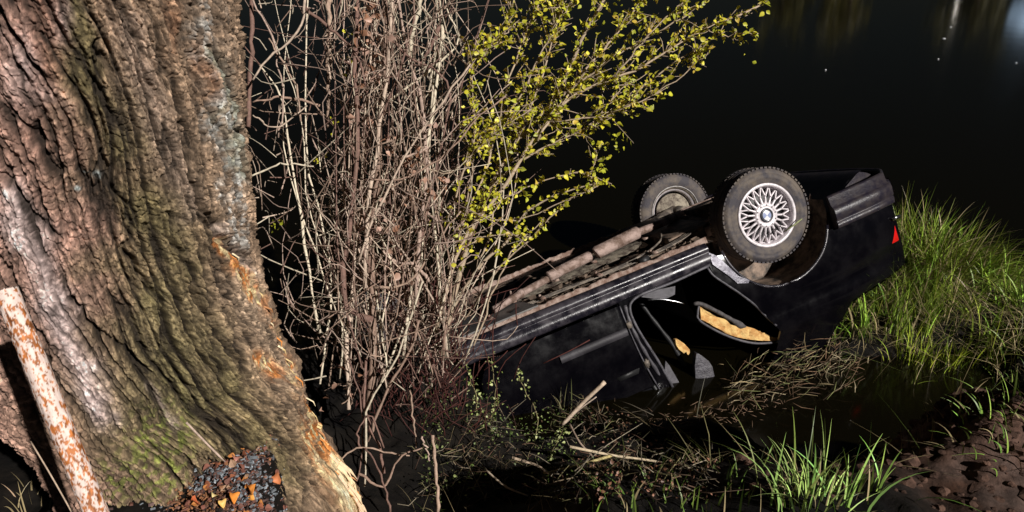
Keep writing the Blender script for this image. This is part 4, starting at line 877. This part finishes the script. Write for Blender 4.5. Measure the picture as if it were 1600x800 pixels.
def leaf_parts(items, root, nmax, name="leaf", stuffname="foliage", cols=LEAFC, mat=None):
    """items: (pos, dir, size, colour index) largest first as parts"""
    mat = mat or m_leaf; items = sorted(items, key=lambda q: -q[2]); ms = []
    for ci, c in enumerate(cols):
        for v in range(2):
            c2 = np.array(c) * (1.1 if v else .85); o = mesh_np(name, LV * [1, 1, 1 + v], LQ, mat, None, np.tile(c2, (len(LV), 1))); me = o.data; bpy.data.objects.remove(o); ms.append(me)
    loc = np.array(root.location)
    for k, (p, dr, sz, ci) in enumerate(items[:nmax]):
        o = bpy.data.objects.new(name, ms[ci * 2 + k % 2]); R_ = rot_to(dr, rng.uniform(-1.5, 1.5)) * sz; m4 = np.eye(4); m4[:3, :3] = R_; m4[:3, 3] = p - loc
        link(o, root); o.matrix_local = Matrix(m4.tolist())
    if len(items) > nmax:
        mb = MB()
        for p, dr, sz, ci in items[nmax:]:
            mb.add((LV @ (rot_to(dr, rng.uniform(-1.5, 1.5)) * sz).T) + p - loc, LQ, None, np.array(cols[ci]) * rng.uniform(.7, 1.15))
        tag(mb.build(stuffname, mat, root), kind='stuff')
leafy = empty("budding_shrub", tuple(P(700, 560, 3.2)), label="shrub with small yellow-green spring leaves leaning out over the water", cat="shrub")
BR = [
 ([(690, 560), (715, 440), (750, 330), (800, 235), (870, 150), (910, 60), (950, -15)], 14, 8, 3.3, 3.2),
 ([(680, 520), (720, 380), (790, 290), (850, 195), (920, 135), (1000, 108), (1100, 45), (1200, 2)], 10, 4, 3.2, 3.0),
 ([(700, 500), (745, 420), (790, 380), (825, 330), (880, 300), (940, 286)], 9, 2.5, 3.35, 3.4),
 ([(725, 500), (770, 430), (840, 360), (880, 320), (920, 290), (932, 230)], 5, 2, 3.3, 3.2),
 ([(740, 540), (790, 410), (850, 340)], 5, 2.5, 3.4, 3.5), ([(690, 480), (720, 350), (760, 260), (790, 140), (820, 60), (850, -15)], 7, 4, 3.25, 3.3),
 ([(760, 300), (830, 240), (920, 200), (990, 150), (1050, 100), (1100, 70)], 6, 2.5, 3.2, 3.1), ([(700, 420), (735, 300), (740, 190), (742, 110), (780, 60)], 6, 2.5, 3.2, 3.1),
 ([(640, 245), (700, 270), (770, 210), (830, 170)], 4, 2.5, 3.1, 3.1), ([(750, 330), (830, 290), (900, 270), (950, 285)], 4, 2, 3.2, 3.2),
 ([(840, 220), (900, 130), (960, 60), (1010, -15)], 6, 4, 3.1, 3.1), ([(960, 120), (1010, 60), (1060, 10), (1080, -15)], 4, 3, 3.0, 3.0), ([(790, 260), (850, 110), (880, -15)], 6, 4, 3.25, 3.2),
 ([(860, 190), (960, 175), (1060, 125), (1100, 70)], 4, 2, 3.1, 3.05), ([(1100, 48), (1135, 55), (1185, 52)], 3, 2, 3, 2.95), ([(880, 150), (960, 90), (1080, 20)], 5, 3, 3.1, 3.0),
 ([(700, 340), (740, 230), (800, 170), (860, 60), (900, -15)], 5, 3, 3.15, 3.15), ([(745, 420), (770, 350), (780, 250), (830, 160)], 5, 3, 3.35, 3.35), ([(700, 400), (760, 370), (830, 370)], 4, 2, 3.2, 3.2),
 ([(730, 100), (790, 50), (800, -15)], 3, 3, 3.1, 3.1), ([(920, 195), (970, 140), (985, 130)], 3, 2, 3.1, 3.1), ([(720, 330), (800, 345), (870, 320), (935, 290)], 4, 2, 3.2, 3.2)]
items = []; mbt = MB(); lo = np.array(leafy.location)
BRP = [tcol() * .0 + np.array((.52, .40, .28)) * rng.uniform(.8, 1.1) for _ in BR]
for (pts, w0, w1, d0, d1), c in zip(BR, BRP):
    Q = S(leafy, pts, w0 * .78, w1 * .75, d0, d1, "branch", 18, .004, c)
    n = len(Q); L = sum(np.linalg.norm(Q[1:] - Q[:-1], axis=1)); cnt = int(L / .012)
    for k in range(cnt):
        f = rng.random(); i0 = min(n - 2, int(f * (n - 1))); p = Q[i0] + (Q[i0 + 1] - Q[i0]) * rng.random(); x, y, dd = proj(p)
        if y > 395 or x < 715: continue
        if y > 260 and rng.random() < .35: continue
        t = Q[i0 + 1] - Q[i0]; t /= np.linalg.norm(t); sd = rng.normal(size=3); dr = t * .7 + sd * .45 + np.array([0, 0, .1]); dr /= np.linalg.norm(dr)
        l = rng.gamma(2.5, .028); l = min(l, .17) * (1 if y < 250 else .6)
        if x > 1090 or y > 265: l *= .35
        e = p + dr * l; mbt.tube(np.array([p, (p + e) / 2 + rng.normal(size=3) * .006, e]) - lo, [.0022, .0018, .001], 4, c * .9)
        for q in range(max(2, int(l / .015))):
            lp = p + (e - p) * (rng.random() * .9 + .1); ld = dr * .6 + rng.normal(size=3) * .7
            items.append((lp, ld, rng.uniform(.009, .030), int(rng.choice([0, 0, 1, 1, 2, 3, 4]))))
tag(mbt.build("side_twigs", m_twig, leafy), kind='stuff')
# small clusters low on the shrub
for (x, y, s_, nn) in [(820, 352, 14, 12), (790, 408, 5, 6), (780, 395, 5, 4), (750, 320, 20, 80), (720, 345, 15, 25), (760, 260, 30, 20), (850, 120, 40, 20), (760, 80, 30, 25), (900, 60, 40, 25), (970, 30, 30, 20), (690, 340, 15, 14), (960, 225, 16, 22), (940, 262, 10, 12), (915, 292, 12, 16), (735, 190, 14, 40), (735, 140, 10, 18), (770, 310, 22, 40), (820, 300, 20, 25), (1160, 55, 22, 22), (1190, 5, 14, 22), (540, 50, 20, 4), (545, 90, 20, 5), (530, 200, 15, 5), (500, 245, 14, 6), (430, 355, 12, 9), (720, 400, 20, 16)]:
    for k in range(nn): items.append((P(x + rng.normal() * s_ * .6, y + rng.normal() * s_ * .6, rng.uniform(3.0, 3.3)), rng.normal(size=3), rng.uniform(.012, .028), int(rng.integers(0, 4))))
leaf_parts(items, leafy, 300)
# curled dead leaves hanging in the bare shrub
DL = [(.42, .25, .18), (.5, .32, .25), (.3, .15, .09)]
its = []
for (x, y, s_, nn) in [(572, 22, 18, 12), (590, 75, 20, 12), (570, 60, 15, 8), (660, 250, 22, 10), (640, 270, 20, 8), (674, 200, 8, 4), (692, 290, 18, 8), (565, 130, 10, 5), (545, 170, 20, 5), (640, 330, 30, 6), (600, 355, 30, 6), (560, 360, 10, 4), (530, 590, 30, 6), (620, 420, 30, 7), (585, 110, 14, 14), (560, 200, 18, 8), (610, 230, 20, 8), (655, 300, 18, 10), (575, 40, 22, 14)]:
    for k in range(nn): its.append((P(x + rng.normal() * s_ * .6, y + rng.normal() * s_ * .7, rng.uniform(2.9, 3.2)), rng.normal(size=3), rng.uniform(.018, .042), int(rng.integers(0, 3))))
leaf_parts(its, dead, 300, "dry_leaf", cols=DL)

# ---------------------------------------------------------------- grass
def blades(mb, pos, length, width, lean, cols, segs=5, curl=1.0, root=np.zeros(3)):
    """pos (n,3) base points; lean (n,2) horizontal lean vector (fraction of length)"""
    n = len(pos); t = np.linspace(0, 1, segs + 1)
    az = rng.uniform(0, math.pi * 2, n); side = np.stack([np.cos(az), np.sin(az), np.zeros(n)], 1)
    V = np.zeros((n, segs + 1, 2, 3))
    ll = np.linalg.norm(lean, axis=1); up = np.sqrt(np.clip(1 - np.minimum(ll, .9)**2, .1, 1))
    for k, tt in enumerate(t):
        c = pos + np.stack([lean[:, 0] * tt**1.6, lean[:, 1] * tt**1.6, up * (tt - .55 * curl * np.minimum(ll, 1) * tt**2.6)], 1) * length[:, None]
        wd = width * (1 - tt**1.8) * (.6 + .4 * min(1, tt * 4)) + .0003
        V[:, k, 0] = c - side * wd[:, None] / 2; V[:, k, 1] = c + side * wd[:, None] / 2
    V = V.reshape(-1, 3) - root
    b0 = (np.arange(n) * (segs + 1) * 2)[:, None]; k = np.arange(segs)[None] * 2
    Q = np.stack([b0 + k, b0 + k + 1, b0 + k + 3, b0 + k + 2], -1).reshape(-1, 4)
    C = np.repeat(cols, (segs + 1) * 2, axis=0)
    mb.add(V, Q, None, C)
def gcol(n, dry=.15, base=(.13, .20, .025)):
    c = np.array(base) * rng.uniform(.25, 1.8, (n, 1)) * (1 + rng.normal(size=(n, 3)) * .08); m = rng.random(n) < dry
    c[m] = np.array((.38, .30, .16)) * rng.uniform(.6, 1.2, (m.sum(), 1)); return np.clip(c, .01, .9)
def pick(n, fx, fy, cond):
    out = []
    while sum(len(o) for o in out) < n:
        x = rng.uniform(*fx, n); y = rng.uniform(*fy, n); k = cond(x, y); out.append(np.stack([x[k], y[k]], 1))
    q = np.concatenate(out)[:n]; return np.column_stack([q, gz(q[:, 0], q[:, 1]) - .01])
mb = MB()
dens = lambda x, y: (gz(x, y) > WZ + .0) & (noise(x * 3.2, y * 3.2, 5) + .35 + .5 * np.exp(-((x - 3.1) / .6)**2 - ((y - 5.2) / .5)**2) > rng.random(x.shape) * .9) & (x - 2.1 > (4.4 - y) * .5) & (rng.random(x.shape) < .35 + .65 * sstep(2.4, 2.9, x))
p = pick(7000, (2.0, 5.2), (4.15, 6.3), dens); n = len(p)
ln = rng.gamma(7, .043, n) * (1 + .45 * np.exp(-((p[:, 0] - 3.2) / .6)**2)); clump = np.stack([noise(p[:, 0] * 2.3, p[:, 1] * 2.3, 1), noise(p[:, 0] * 2.3, p[:, 1] * 2.3, 9) - .15], 1)
blades(mb, p, np.clip(ln, .08, .62), rng.uniform(.003, .010, n), clump * .75 + rng.normal(size=(n, 2)) * .26 + np.stack([.35 * sstep(3.2, 4.0, p[:, 0]), 0 * p[:, 0]], 1), gcol(n, .2, (.16, .215, .025)), 5)
p = pick(1400, (1.9, 4.2), (4.0, 4.9), lambda x, y: gz(x, y) > WZ + .01); n = len(p)
blades(mb, p, rng.uniform(.05, .28, n), rng.uniform(.002, .004, n), rng.normal(size=(n, 2)) * .7, gcol(n, .85), 4)
CL = pick(80, (2.2, 4.4), (4.4, 5.9), lambda x, y: gz(x, y) > WZ + .05)
for q_ in CL:
    m_ = int(rng.integers(8, 26)); pp = q_ + np.column_stack([rng.normal(size=m_) * .05, rng.normal(size=m_) * .04, np.zeros(m_)]); l0 = rng.normal(size=2) * .3
    blades(mb, pp, rng.uniform(.18, .48, m_), rng.uniform(.008, .016, m_), l0 + rng.normal(size=(m_, 2)) * .18, gcol(m_, .08, (.27, .40, .055)), 6)
pd = pick(900, (2.0, 3.9), (4.0, 5.0), lambda x, y: gz(x, y) > WZ - .02)
blades(mb, pd, rng.uniform(.10, .38, 900), rng.uniform(.003, .007, 900), rng.normal(size=(900, 2)) * .9 + [-.2, -.2], gcol(900, .75, (.12, .15, .03)), 5)
tag(mb.build("bank_grass", m_grass), "dense long green grass overhanging the bank beside the tail of the car", "grass", kind='stuff')

def tuft(x, y, d, n, lmin, lmax, spread, label, base=(.16, .27, .045), dry=.12, lean=(0, 0), wmax=.008, snap=True, group=None, ls=.33):
    c = P(x, y, d)
    if snap: # slide along the view ray to the ground
        c = hit(x, y, 1.5)
    pos = c + np.column_stack([rng.normal(size=n) * spread, rng.normal(size=n) * spread * .7, np.zeros(n)]); pos[:, 2] = np.maximum(gz(pos[:, 0], pos[:, 1]), WZ) - .015
    out = (pos - c)[:, :2] / (spread + 1e-6) * .22; root = empty("grass_tuft", tuple(c), label=label, cat="grass tuft", group=group)
    le = rng.uniform(lmin, lmax, n); wi = rng.uniform(.003, wmax, n); lean_ = out + rng.normal(size=(n, 2)) * ls * .7 + np.array(lean); cc = gcol(n, dry, base)
    if n <= 120:
        for k in range(n): t = MB(); blades(t, pos[k:k + 1], le[k:k + 1], wi[k:k + 1], lean_[k:k + 1], cc[k:k + 1], 6, root=c); t.build("blade", m_grass, root)
    else:
        t = MB(); blades(t, pos, le, wi, lean_, cc, 6, root=c); tag(t.build("blades", m_grass, root), kind='stuff')
    return c
tuft(1262, 775, 2.6, 105, .10, .33, .075, "bright green grass tuft with long upright blades at the bottom edge, left of the clod", base=(.32, .46, .13), lean=(-.12, 0))
tuft(1345, 772, 2.6, 26, .10, .25, .045, "sparse grass tuft between the brightest bottom tuft and the clod", base=(.22, .36, .07))
tuft(1120, 805, 2.5, 130, .05, .15, .2, "low dark grass patch at the bottom edge left of the bright tuft", base=(.11, .17, .03), dry=.3)
tuft(980, 810, 2.4, 50, .05, .12, .15, "short sparse grass at the bottom edge below the fallen stick", base=(.11, .17, .03), dry=.3)
tuft(1575, 650, 3.2, 75, .06, .18, .09, "leaning green grass tuft above the brown clod at the right edge", base=(.20, .33, .06), lean=(-.25, .1))
tuft(1600, 590, 3.6, 60, .06, .2, .10, "grass tuft cut by the right edge, just below the dense bank grass", base=(.20, .30, .06), lean=(-.2, .1))
tuft(1430, 565, 5, 120, .14, .32, .10, "upright yellow-green grass tuft on the waterside lip of the grassy bank", base=(.26, .32, .03))
tuft(1485, 570, 5, 80, .12, .3, .08, "smaller yellow-green tuft to the right of the other on the lip of the bank", base=(.26, .32, .03))
tuft(1425, 600, 4.4, 8, .12, .22, .01, "two thin green blades rising from the black water below the bank", base=(.16, .2, .03))
tuft(30, 800, 2.0, 26, .06, .18, .08, "few dry curled stalks in the shade at the bottom left corner", base=(.4, .3, .2), dry=.9)
tuft(1470, 672, 3, 40, .06, .16, .06, "dry rootlets sticking out of the top of the brown clod", base=(.35, .22, .12), dry=.8)
tuft(1090, 655, 4.2, 5, .18, .34, .008, "single thin reed standing in the water in front of the grey head restraint", base=(.15, .15, .1), dry=.5)
tuft(880, 640, 3.9, 12, .15, .32, .05, "thin grey reeds beside the broken pale stick", base=(.12, .12, .06), dry=.5)
# dry twigs of straw below the pipe
o = MB(); o.tube(pathpx([(48, 690), (78, 740), (115, 805)], 1.7, 1.65, 8), .0018, 5, (.6, .45, .33)); tag(o.build("straw", m_twig), "long pale straw left of the rusty pipe in the dark corner", "straw")
o = MB(); o.tube(pathpx([(291, 660), (320, 690), (352, 722)], 1.66, 1.72, 8), [.0025] * 7 + [.001], 6, (.6, .45, .36)); tag(o.build("bare_twig", m_twig), "thin pale twig lying against the foot of the trunk above the leaf litter", "twig")

# ---------------------------------------------------------------- litter at the foot of the tree
mb = MB()
LC = [(.16, .10, .09), (.26, .29, .32), (.40, .44, .48), (.24, .10, .07), (.10, .06, .05), (.34, .18, .13), (.06, .045, .04), (.42, .19, .09)]
n = 0
QL = np.array([-.80, 1.76]) + rng.normal(size=(5200, 2)) * [.12, .12]; ZL = gz(QL[:, 0], QL[:, 1])
while n < 5200:
    q = QL[n]; z = float(ZL[n]); s_ = min(.011, rng.gamma(1.5, .0026) + .0013)
    R_ = np.array(Matrix.Rotation(rng.uniform(0, 6), 3, 'Z') @ Matrix.Rotation(rng.normal() * .8, 3, 'X')); mb.box((q[0], q[1], z + rng.uniform(0, .02)), (s_ * rng.uniform(1, 2.4), s_, s_ * .35), R_, np.array(LC[int(min(7, abs(rng.normal() * 2 + 6 * noise(q[0] * 14, q[1] * 14, 2) + 3)))]) * rng.uniform(.4, 1.1), rng.uniform(.2, 1)); n += 1
for k in range(150):
    q = QL[k * 7]; z = float(ZL[k * 7]) + .02; mb.add(((LV * [1.4, 1, 2]) @ (rot_to(rng.normal(size=3) * [1, 1, .5], rng.normal() * .8) * rng.uniform(.012, .026)).T) + [q[0], q[1], z], LQ, None, np.array([(.40, .14, .07), (.55, .22, .06), (.25, .10, .07), (.45, .28, .18), (.18, .08, .06)][rng.integers(0, 5)]))
tag(mb.build("bark_litter", m_twig, smooth=False), "loose bark crumbs and grey lichen flakes heaped at the foot of the trunk", "litter", kind='stuff')
def loose_leaf(x, y, size, col, label, lift=.02, roll=None):
    size = size * .62; c = hit(x, y); c = c + [0, 0, lift]; dr = np.array([rng.normal(), rng.normal(), rng.normal() * .3]); t = MB()
    V, Q = leaf_mesh('d', dead=True); t.add((((V + np.column_stack([0 * V[:, 0], 0 * V[:, 0], .35 * np.abs(V[:, 0]) + .12 * np.sin(V[:, 1] * 7 + V[:, 0] * 5)])) * [1.25, 1, 1.5]) @ (rot_to(dr, rng.normal() * .5) * size).T), Q, None, np.array(col)); o = t.build("dry_leaf", m_leaf); o.location = c; tag(o, label, "leaf", "dry leaves on the litter"); return o
for x, y, s_, c_, l in [(372, 735, .05, (.40, .17, .13), "pinkish curled leaf at the top of the litter below the trunk"), (432, 757, .06, (.62, .22, .09), "orange-brown curled leaf on the right half of the litter"),
                       (385, 778, .06, (.80, .30, .06), "bright orange leaf standing up in the middle of the litter"), (362, 788, .055, (.78, .28, .05), "bright orange leaf lying left of the upright one"),
                       (335, 792, .04, (.75, .60, .28), "cream yellow leaf in the lower left of the litter"), (348, 798, .04, (.8, .5, .15), "yellow-orange leaf at the bottom edge beside the cream one"),
                       (300, 800, .045, (.6, .15, .06), "dark orange leaf furthest left in the litter"), (470, 790, .04, (.3, .13, .11), "dull mauve leaf furthest right in the litter"), (400, 795, .045, (.85, .38, .08), "orange leaf at the bottom edge right of the upright one")]:
    loose_leaf(x, y, s_, c_, l, .035)

# ---------------------------------------------------------------- low growth and debris on the bank
mb = MB(); its = []; n = 0
CX, CY = rng.uniform(620, 1110, 9000), rng.uniform(585, 790, 9000); CH = hits(CX, CY, 2.0)
for x, y, h_ in zip(CX, CY, CH):
    if n >= 700: break
    if y < 585 + max(0, (x - 780)) * .33 or (x < 680 and rng.random() < .7): continue
    if noise(x / 45, y / 45, 3) < rng.uniform(-.5, .8): continue
    c = h_ + [0, 0, rng.uniform(0, .09)]; L = rng.gamma(2, .035); a = rng.uniform(0, 6.28); dr = np.array([math.cos(a), math.sin(a), rng.normal() * .35]) * L
    col = np.array([(.42, .32, .2), (.25, .14, .09), (.16, .1, .06), (.3, .27, .12), (.5, .42, .3)][rng.integers(0, 5)]) * rng.uniform(.1, .9)**1.5
    mb.tube(np.array([c, c + dr * .5 + rng.normal(size=3) * .01, c + dr]), [.0022, .002, .001], 4, col); n += 1
tag(mb.build("bramble_debris", m_twig), "low tangle of dead bramble stems on the dark bank below the car", "debris", kind='stuff')
mb = MB()
CX, CY = rng.uniform(660, 1120, 4200), rng.uniform(590, 790, 4200); CH = hits(CX, CY, 2.0)
for x, y, h_ in zip(CX, CY, CH):
    if y < 590 + max(0, (x - 780)) * .33: continue
    if noise(x / 38, y / 38, 8) < rng.uniform(-.6, .6): continue
    c = h_ + [0, 0, rng.uniform(0.0, .13 if x < 860 else .05)]; sz = rng.uniform(.006, .017)
    col = np.array([(.15, .22, .05), (.28, .33, .12), (.1, .15, .04), (.25, .12, .07), (.36, .18, .12)][rng.integers(0, 3) if x < 900 else rng.integers(2, 5)]) * rng.uniform(.4, 1.0)
    mb.add(LV @ (rot_to(rng.normal(size=3), rng.uniform(-2, 2)) * sz).T + c, LQ, None, col)
pd = pick(700, (-.4, 1.5), (1.9, 3.5), lambda x, y: (gz(x, y) > WZ) & (noise(x * 3, y * 3, 4) > -.1))
blades(mb, pd, rng.uniform(.04, .17, 700), rng.uniform(.002, .004, 700), rng.normal(size=(700, 2)) * .9, gcol(700, .6, (.10, .13, .03)) * .6, 4)
tag(mb.build("ground_ivy", m_leaf), "small leaves and dead foliage scattered over the dark bank", "ground cover", kind='stuff')
# upright sprigs
for pts, l in [([(765, 660), (775, 620), (768, 560)], "upright leafy sprig nearest the car sill, left of the taller one"), ([(835, 690), (840, 650), (815, 600), (808, 582)], "tall leafy sprig rising in front of the submerged front door"),
               ([(745, 650), (742, 610), (722, 560)], "bushy pale green sprig at the foot of the bare stems"), ([(858, 720), (866, 700), (880, 670)], "yellowish sprig at the base of the broken pale stick")]:
    base = hit(*pts[0], 2.0); dpt = (base - cO) @ cF; t = empty("leafy_sprig", tuple(base), label=l, cat="plant"); m1 = MB(); Q = pathpx(pts, dpt, dpt - .05, 12, .003); m1.tube(Q - base, np.linspace(.003, .001, 12), 5, (.3, .25, .12)); m1.build("stem", m_twig, t)
    its = [(Q[rng.integers(1, 12)] + rng.normal(size=3) * .014, rng.normal(size=3) + [0, 0, .3], rng.uniform(.010, .019), int(rng.integers(0, 3))) for _ in range(64)]
    leaf_parts(its, t, 300, cols=[(.32, .36, .13), (.42, .45, .2), (.22, .28, .07)])
def stick(pts, w0, w1, label, col=(.6, .48, .33), d=None, lift=.03, name="fallen_stick"):
    Q = np.array([hit(x, y, 2.0) + [0, 0, lift] for x, y in pts]) if d is None else np.array([P(x, y, dd) for (x, y), dd in zip(pts, d)])
    Q = smooth_path(Q, 14); org = Q[0].copy(); t = MB(); dd = (Q - cO) @ cF; t.tube(Q - org, np.linspace(w0, w1, 14) / 2 / F * dd, 7, col); o = t.build(name, m_twig); o.location = org; tag(o, label, "stick")
stick([(878, 664), (912, 628), (945, 597)], 6, 7, "short broken pale stick poking up in front of the black door", (.72, .56, .42), (3.5, 3.45, 3.4))
stick([(890, 698), (960, 712), (1030, 722), (1095, 742)], 5, 3, "long pale stick lying level across the debris to the right", (.62, .50, .34), (3.35, 3.4, 3.4, 3.4))
stick([(850, 740), (900, 728), (955, 712)], 3, 5, "straw coloured stick forking left from the long pale stick", (.55, .45, .2), (3.2, 3.3, 3.38))
stick([(800, 715), (840, 728), (868, 748)], 5, 3, "short stick lying on the bank left of the forked stick", (.55, .42, .3), (3.05, 3.05, 3.05))
stick([(760, 735), (790, 760), (825, 775)], 3, 3, "thin stick nearest the bottom edge in the bramble debris", (.5, .4, .3), (2.9, 2.85, 2.85))
stick([(885, 660), (905, 640), (932, 620)], 3, 2, "thin curved twig beside the short broken pale stick", (.45, .35, .28), (3.55, 3.5, 3.5))
stick([(890, 662), (905, 690), (925, 712)], 3, 3, "dark straight twig dropping from the broken stick to the debris", (.35, .26, .2), (3.5, 3.4, 3.4))
stick([(1050, 570), (1085, 590)], 1, 1, "hair-thin straw lying on the water beside the pillar", (.3, .25, .2), (4.3, 4.3)) if False else None
# reed debris floating by the car
mb = MB()
for k in range(360):
    f = rng.random()**.8; x = 1150 + 180 * f + rng.normal() * 20; y = 605 - 35 * f + abs(rng.normal()) * 8 - 8 + rng.normal() * 14 + (25 if rng.random() < .3 else 0) - (30 if rng.random() < .12 and f > .3 else 0)
    q = P(x, y, 1) - cO; t_ = (WZ + .015 - H) / q[2]; c = cO + q * t_ + [0, 0, rng.uniform(0, .04 + .16 * math.exp(-((f - .55) / .3)**2))]; L = rng.uniform(.03, .14) + (.12 if rng.random() < .15 else 0); a = rng.choice([rng.normal() * .35 + .15, rng.normal() * .5 + 1.0])
    dr = np.array([math.cos(a), math.sin(a) * .9, rng.normal() * .45 + .15]) * L; col = np.array([(.5, .38, .2), (.34, .2, .12), (.55, .45, .28), (.2, .12, .07), (.3, .32, .12)][rng.integers(0, 5)]) * rng.uniform(.1, 1.2)
    mb.tube(np.array([c - dr / 2, c + rng.normal(size=3) * .008, c + dr / 2]), np.array([.0014, .002, .0008]) * rng.uniform(.5, 1.5), 4, col)
tag(mb.build("reed_debris", m_twig), "raft of broken dry reeds floating beside the roof of the car", "debris", kind='stuff')
mb = MB()
for k in range(220):
    f = rng.random(); x = 1000 + 200 * f + rng.normal() * 22; y = 690 - 60 * f + rng.normal() * 14
    q = P(x, y, 1) - cO; t_ = (WZ + .008 - H) / q[2]; c = cO + q * t_; c[2] = max(WZ + .006, float(gz(c[0], c[1])) + .01) + rng.uniform(0, .03); L = rng.uniform(.01, .06); a = rng.uniform(0, 6.28); dr = np.array([math.cos(a), math.sin(a), rng.normal() * .2]) * L
    mb.tube(np.array([c - dr / 2, c, c + dr / 2]), [.001, .002, .001], 4, np.array((.32, .2, .13)) * rng.uniform(.3, 1.1))
tag(mb.build("floating_litter", m_twig), "scattered dark leaf bits on the water at the foot of the bank", "litter", kind='stuff')
# loose crumbs of soil on the clod
mb = MB(); bm_ = bmesh.new(); bmesh.ops.create_icosphere(bm_, subdivisions=2, radius=1); bm_.verts.ensure_lookup_table()
IV = np.array([v.co[:] for v in bm_.verts]); IT = np.array([[v.index for v in f.verts] for f in bm_.faces]); bm_.free()
for k in range(1500):
    if k < 1150: q = np.array([1.80, 2.15]) + rng.normal(size=2) * [.27, .24]
    else: q = np.array([rng.uniform(.7, 2.6), rng.uniform(1.7, 2.9)])
    z = float(gz(q[0], q[1])); s_ = min(.026, rng.gamma(1.1, .006) + .003)
    o_ = rng.uniform(0, 50); V = IV * (1 + .35 * noise(IV[:, 0] * 1.7 + o_, IV[:, 1] * 1.7 + IV[:, 2] * 1.3, 1) + .22 * noise(IV[:, 0] * 4 + o_, IV[:, 1] * 4 - IV[:, 2] * 3, 2))[:, None]
    R_ = np.array(Matrix.Rotation(rng.uniform(0, 6), 3, 'Z') @ Matrix.Rotation(rng.uniform(0, 3), 3, 'X')); v = rng.uniform(.35, 1.15)
    mb.add(V @ R_.T * [s_ * 1.3, s_, s_ * .8] + [q[0], q[1], z + s_ * .1], None, IT, (.13 * v, .073 * v, .052 * v))
tag(mb.build("soil_crumbs", m_soil, smooth=False), "crumbly reddish brown earth heaped on the bank at the lower right", "earth", kind='stuff')
# small white specks set on the river surface
for x, y, s_, l in [(1475, 60, 3, "brightest white fleck on the water below the lamp reflection"), (1486, 42, 1.6, "small white fleck on the water just above the brightest one"), (1466, 92, 1.5, "faint fleck on the water lowest below the lamp reflection"), (1588, 98, 1.6, "faint fleck on the water near the right edge"), (1290, 109, 1.6, "lone faint fleck in the middle of the dark water")]:
    q = P(x, y, 1) - cO; t_ = (WZ + .01 - H) / q[2]; c = cO + q * t_; t = MB(); r = s_ / F * t_; t.lathe([(.0001, .01), (r * .7, .008), (r, 0), (r * .9, -.006)], 8, 2); o = t.build("water_speck", m_badgew); o.location = c; tag(o, l, "speck")
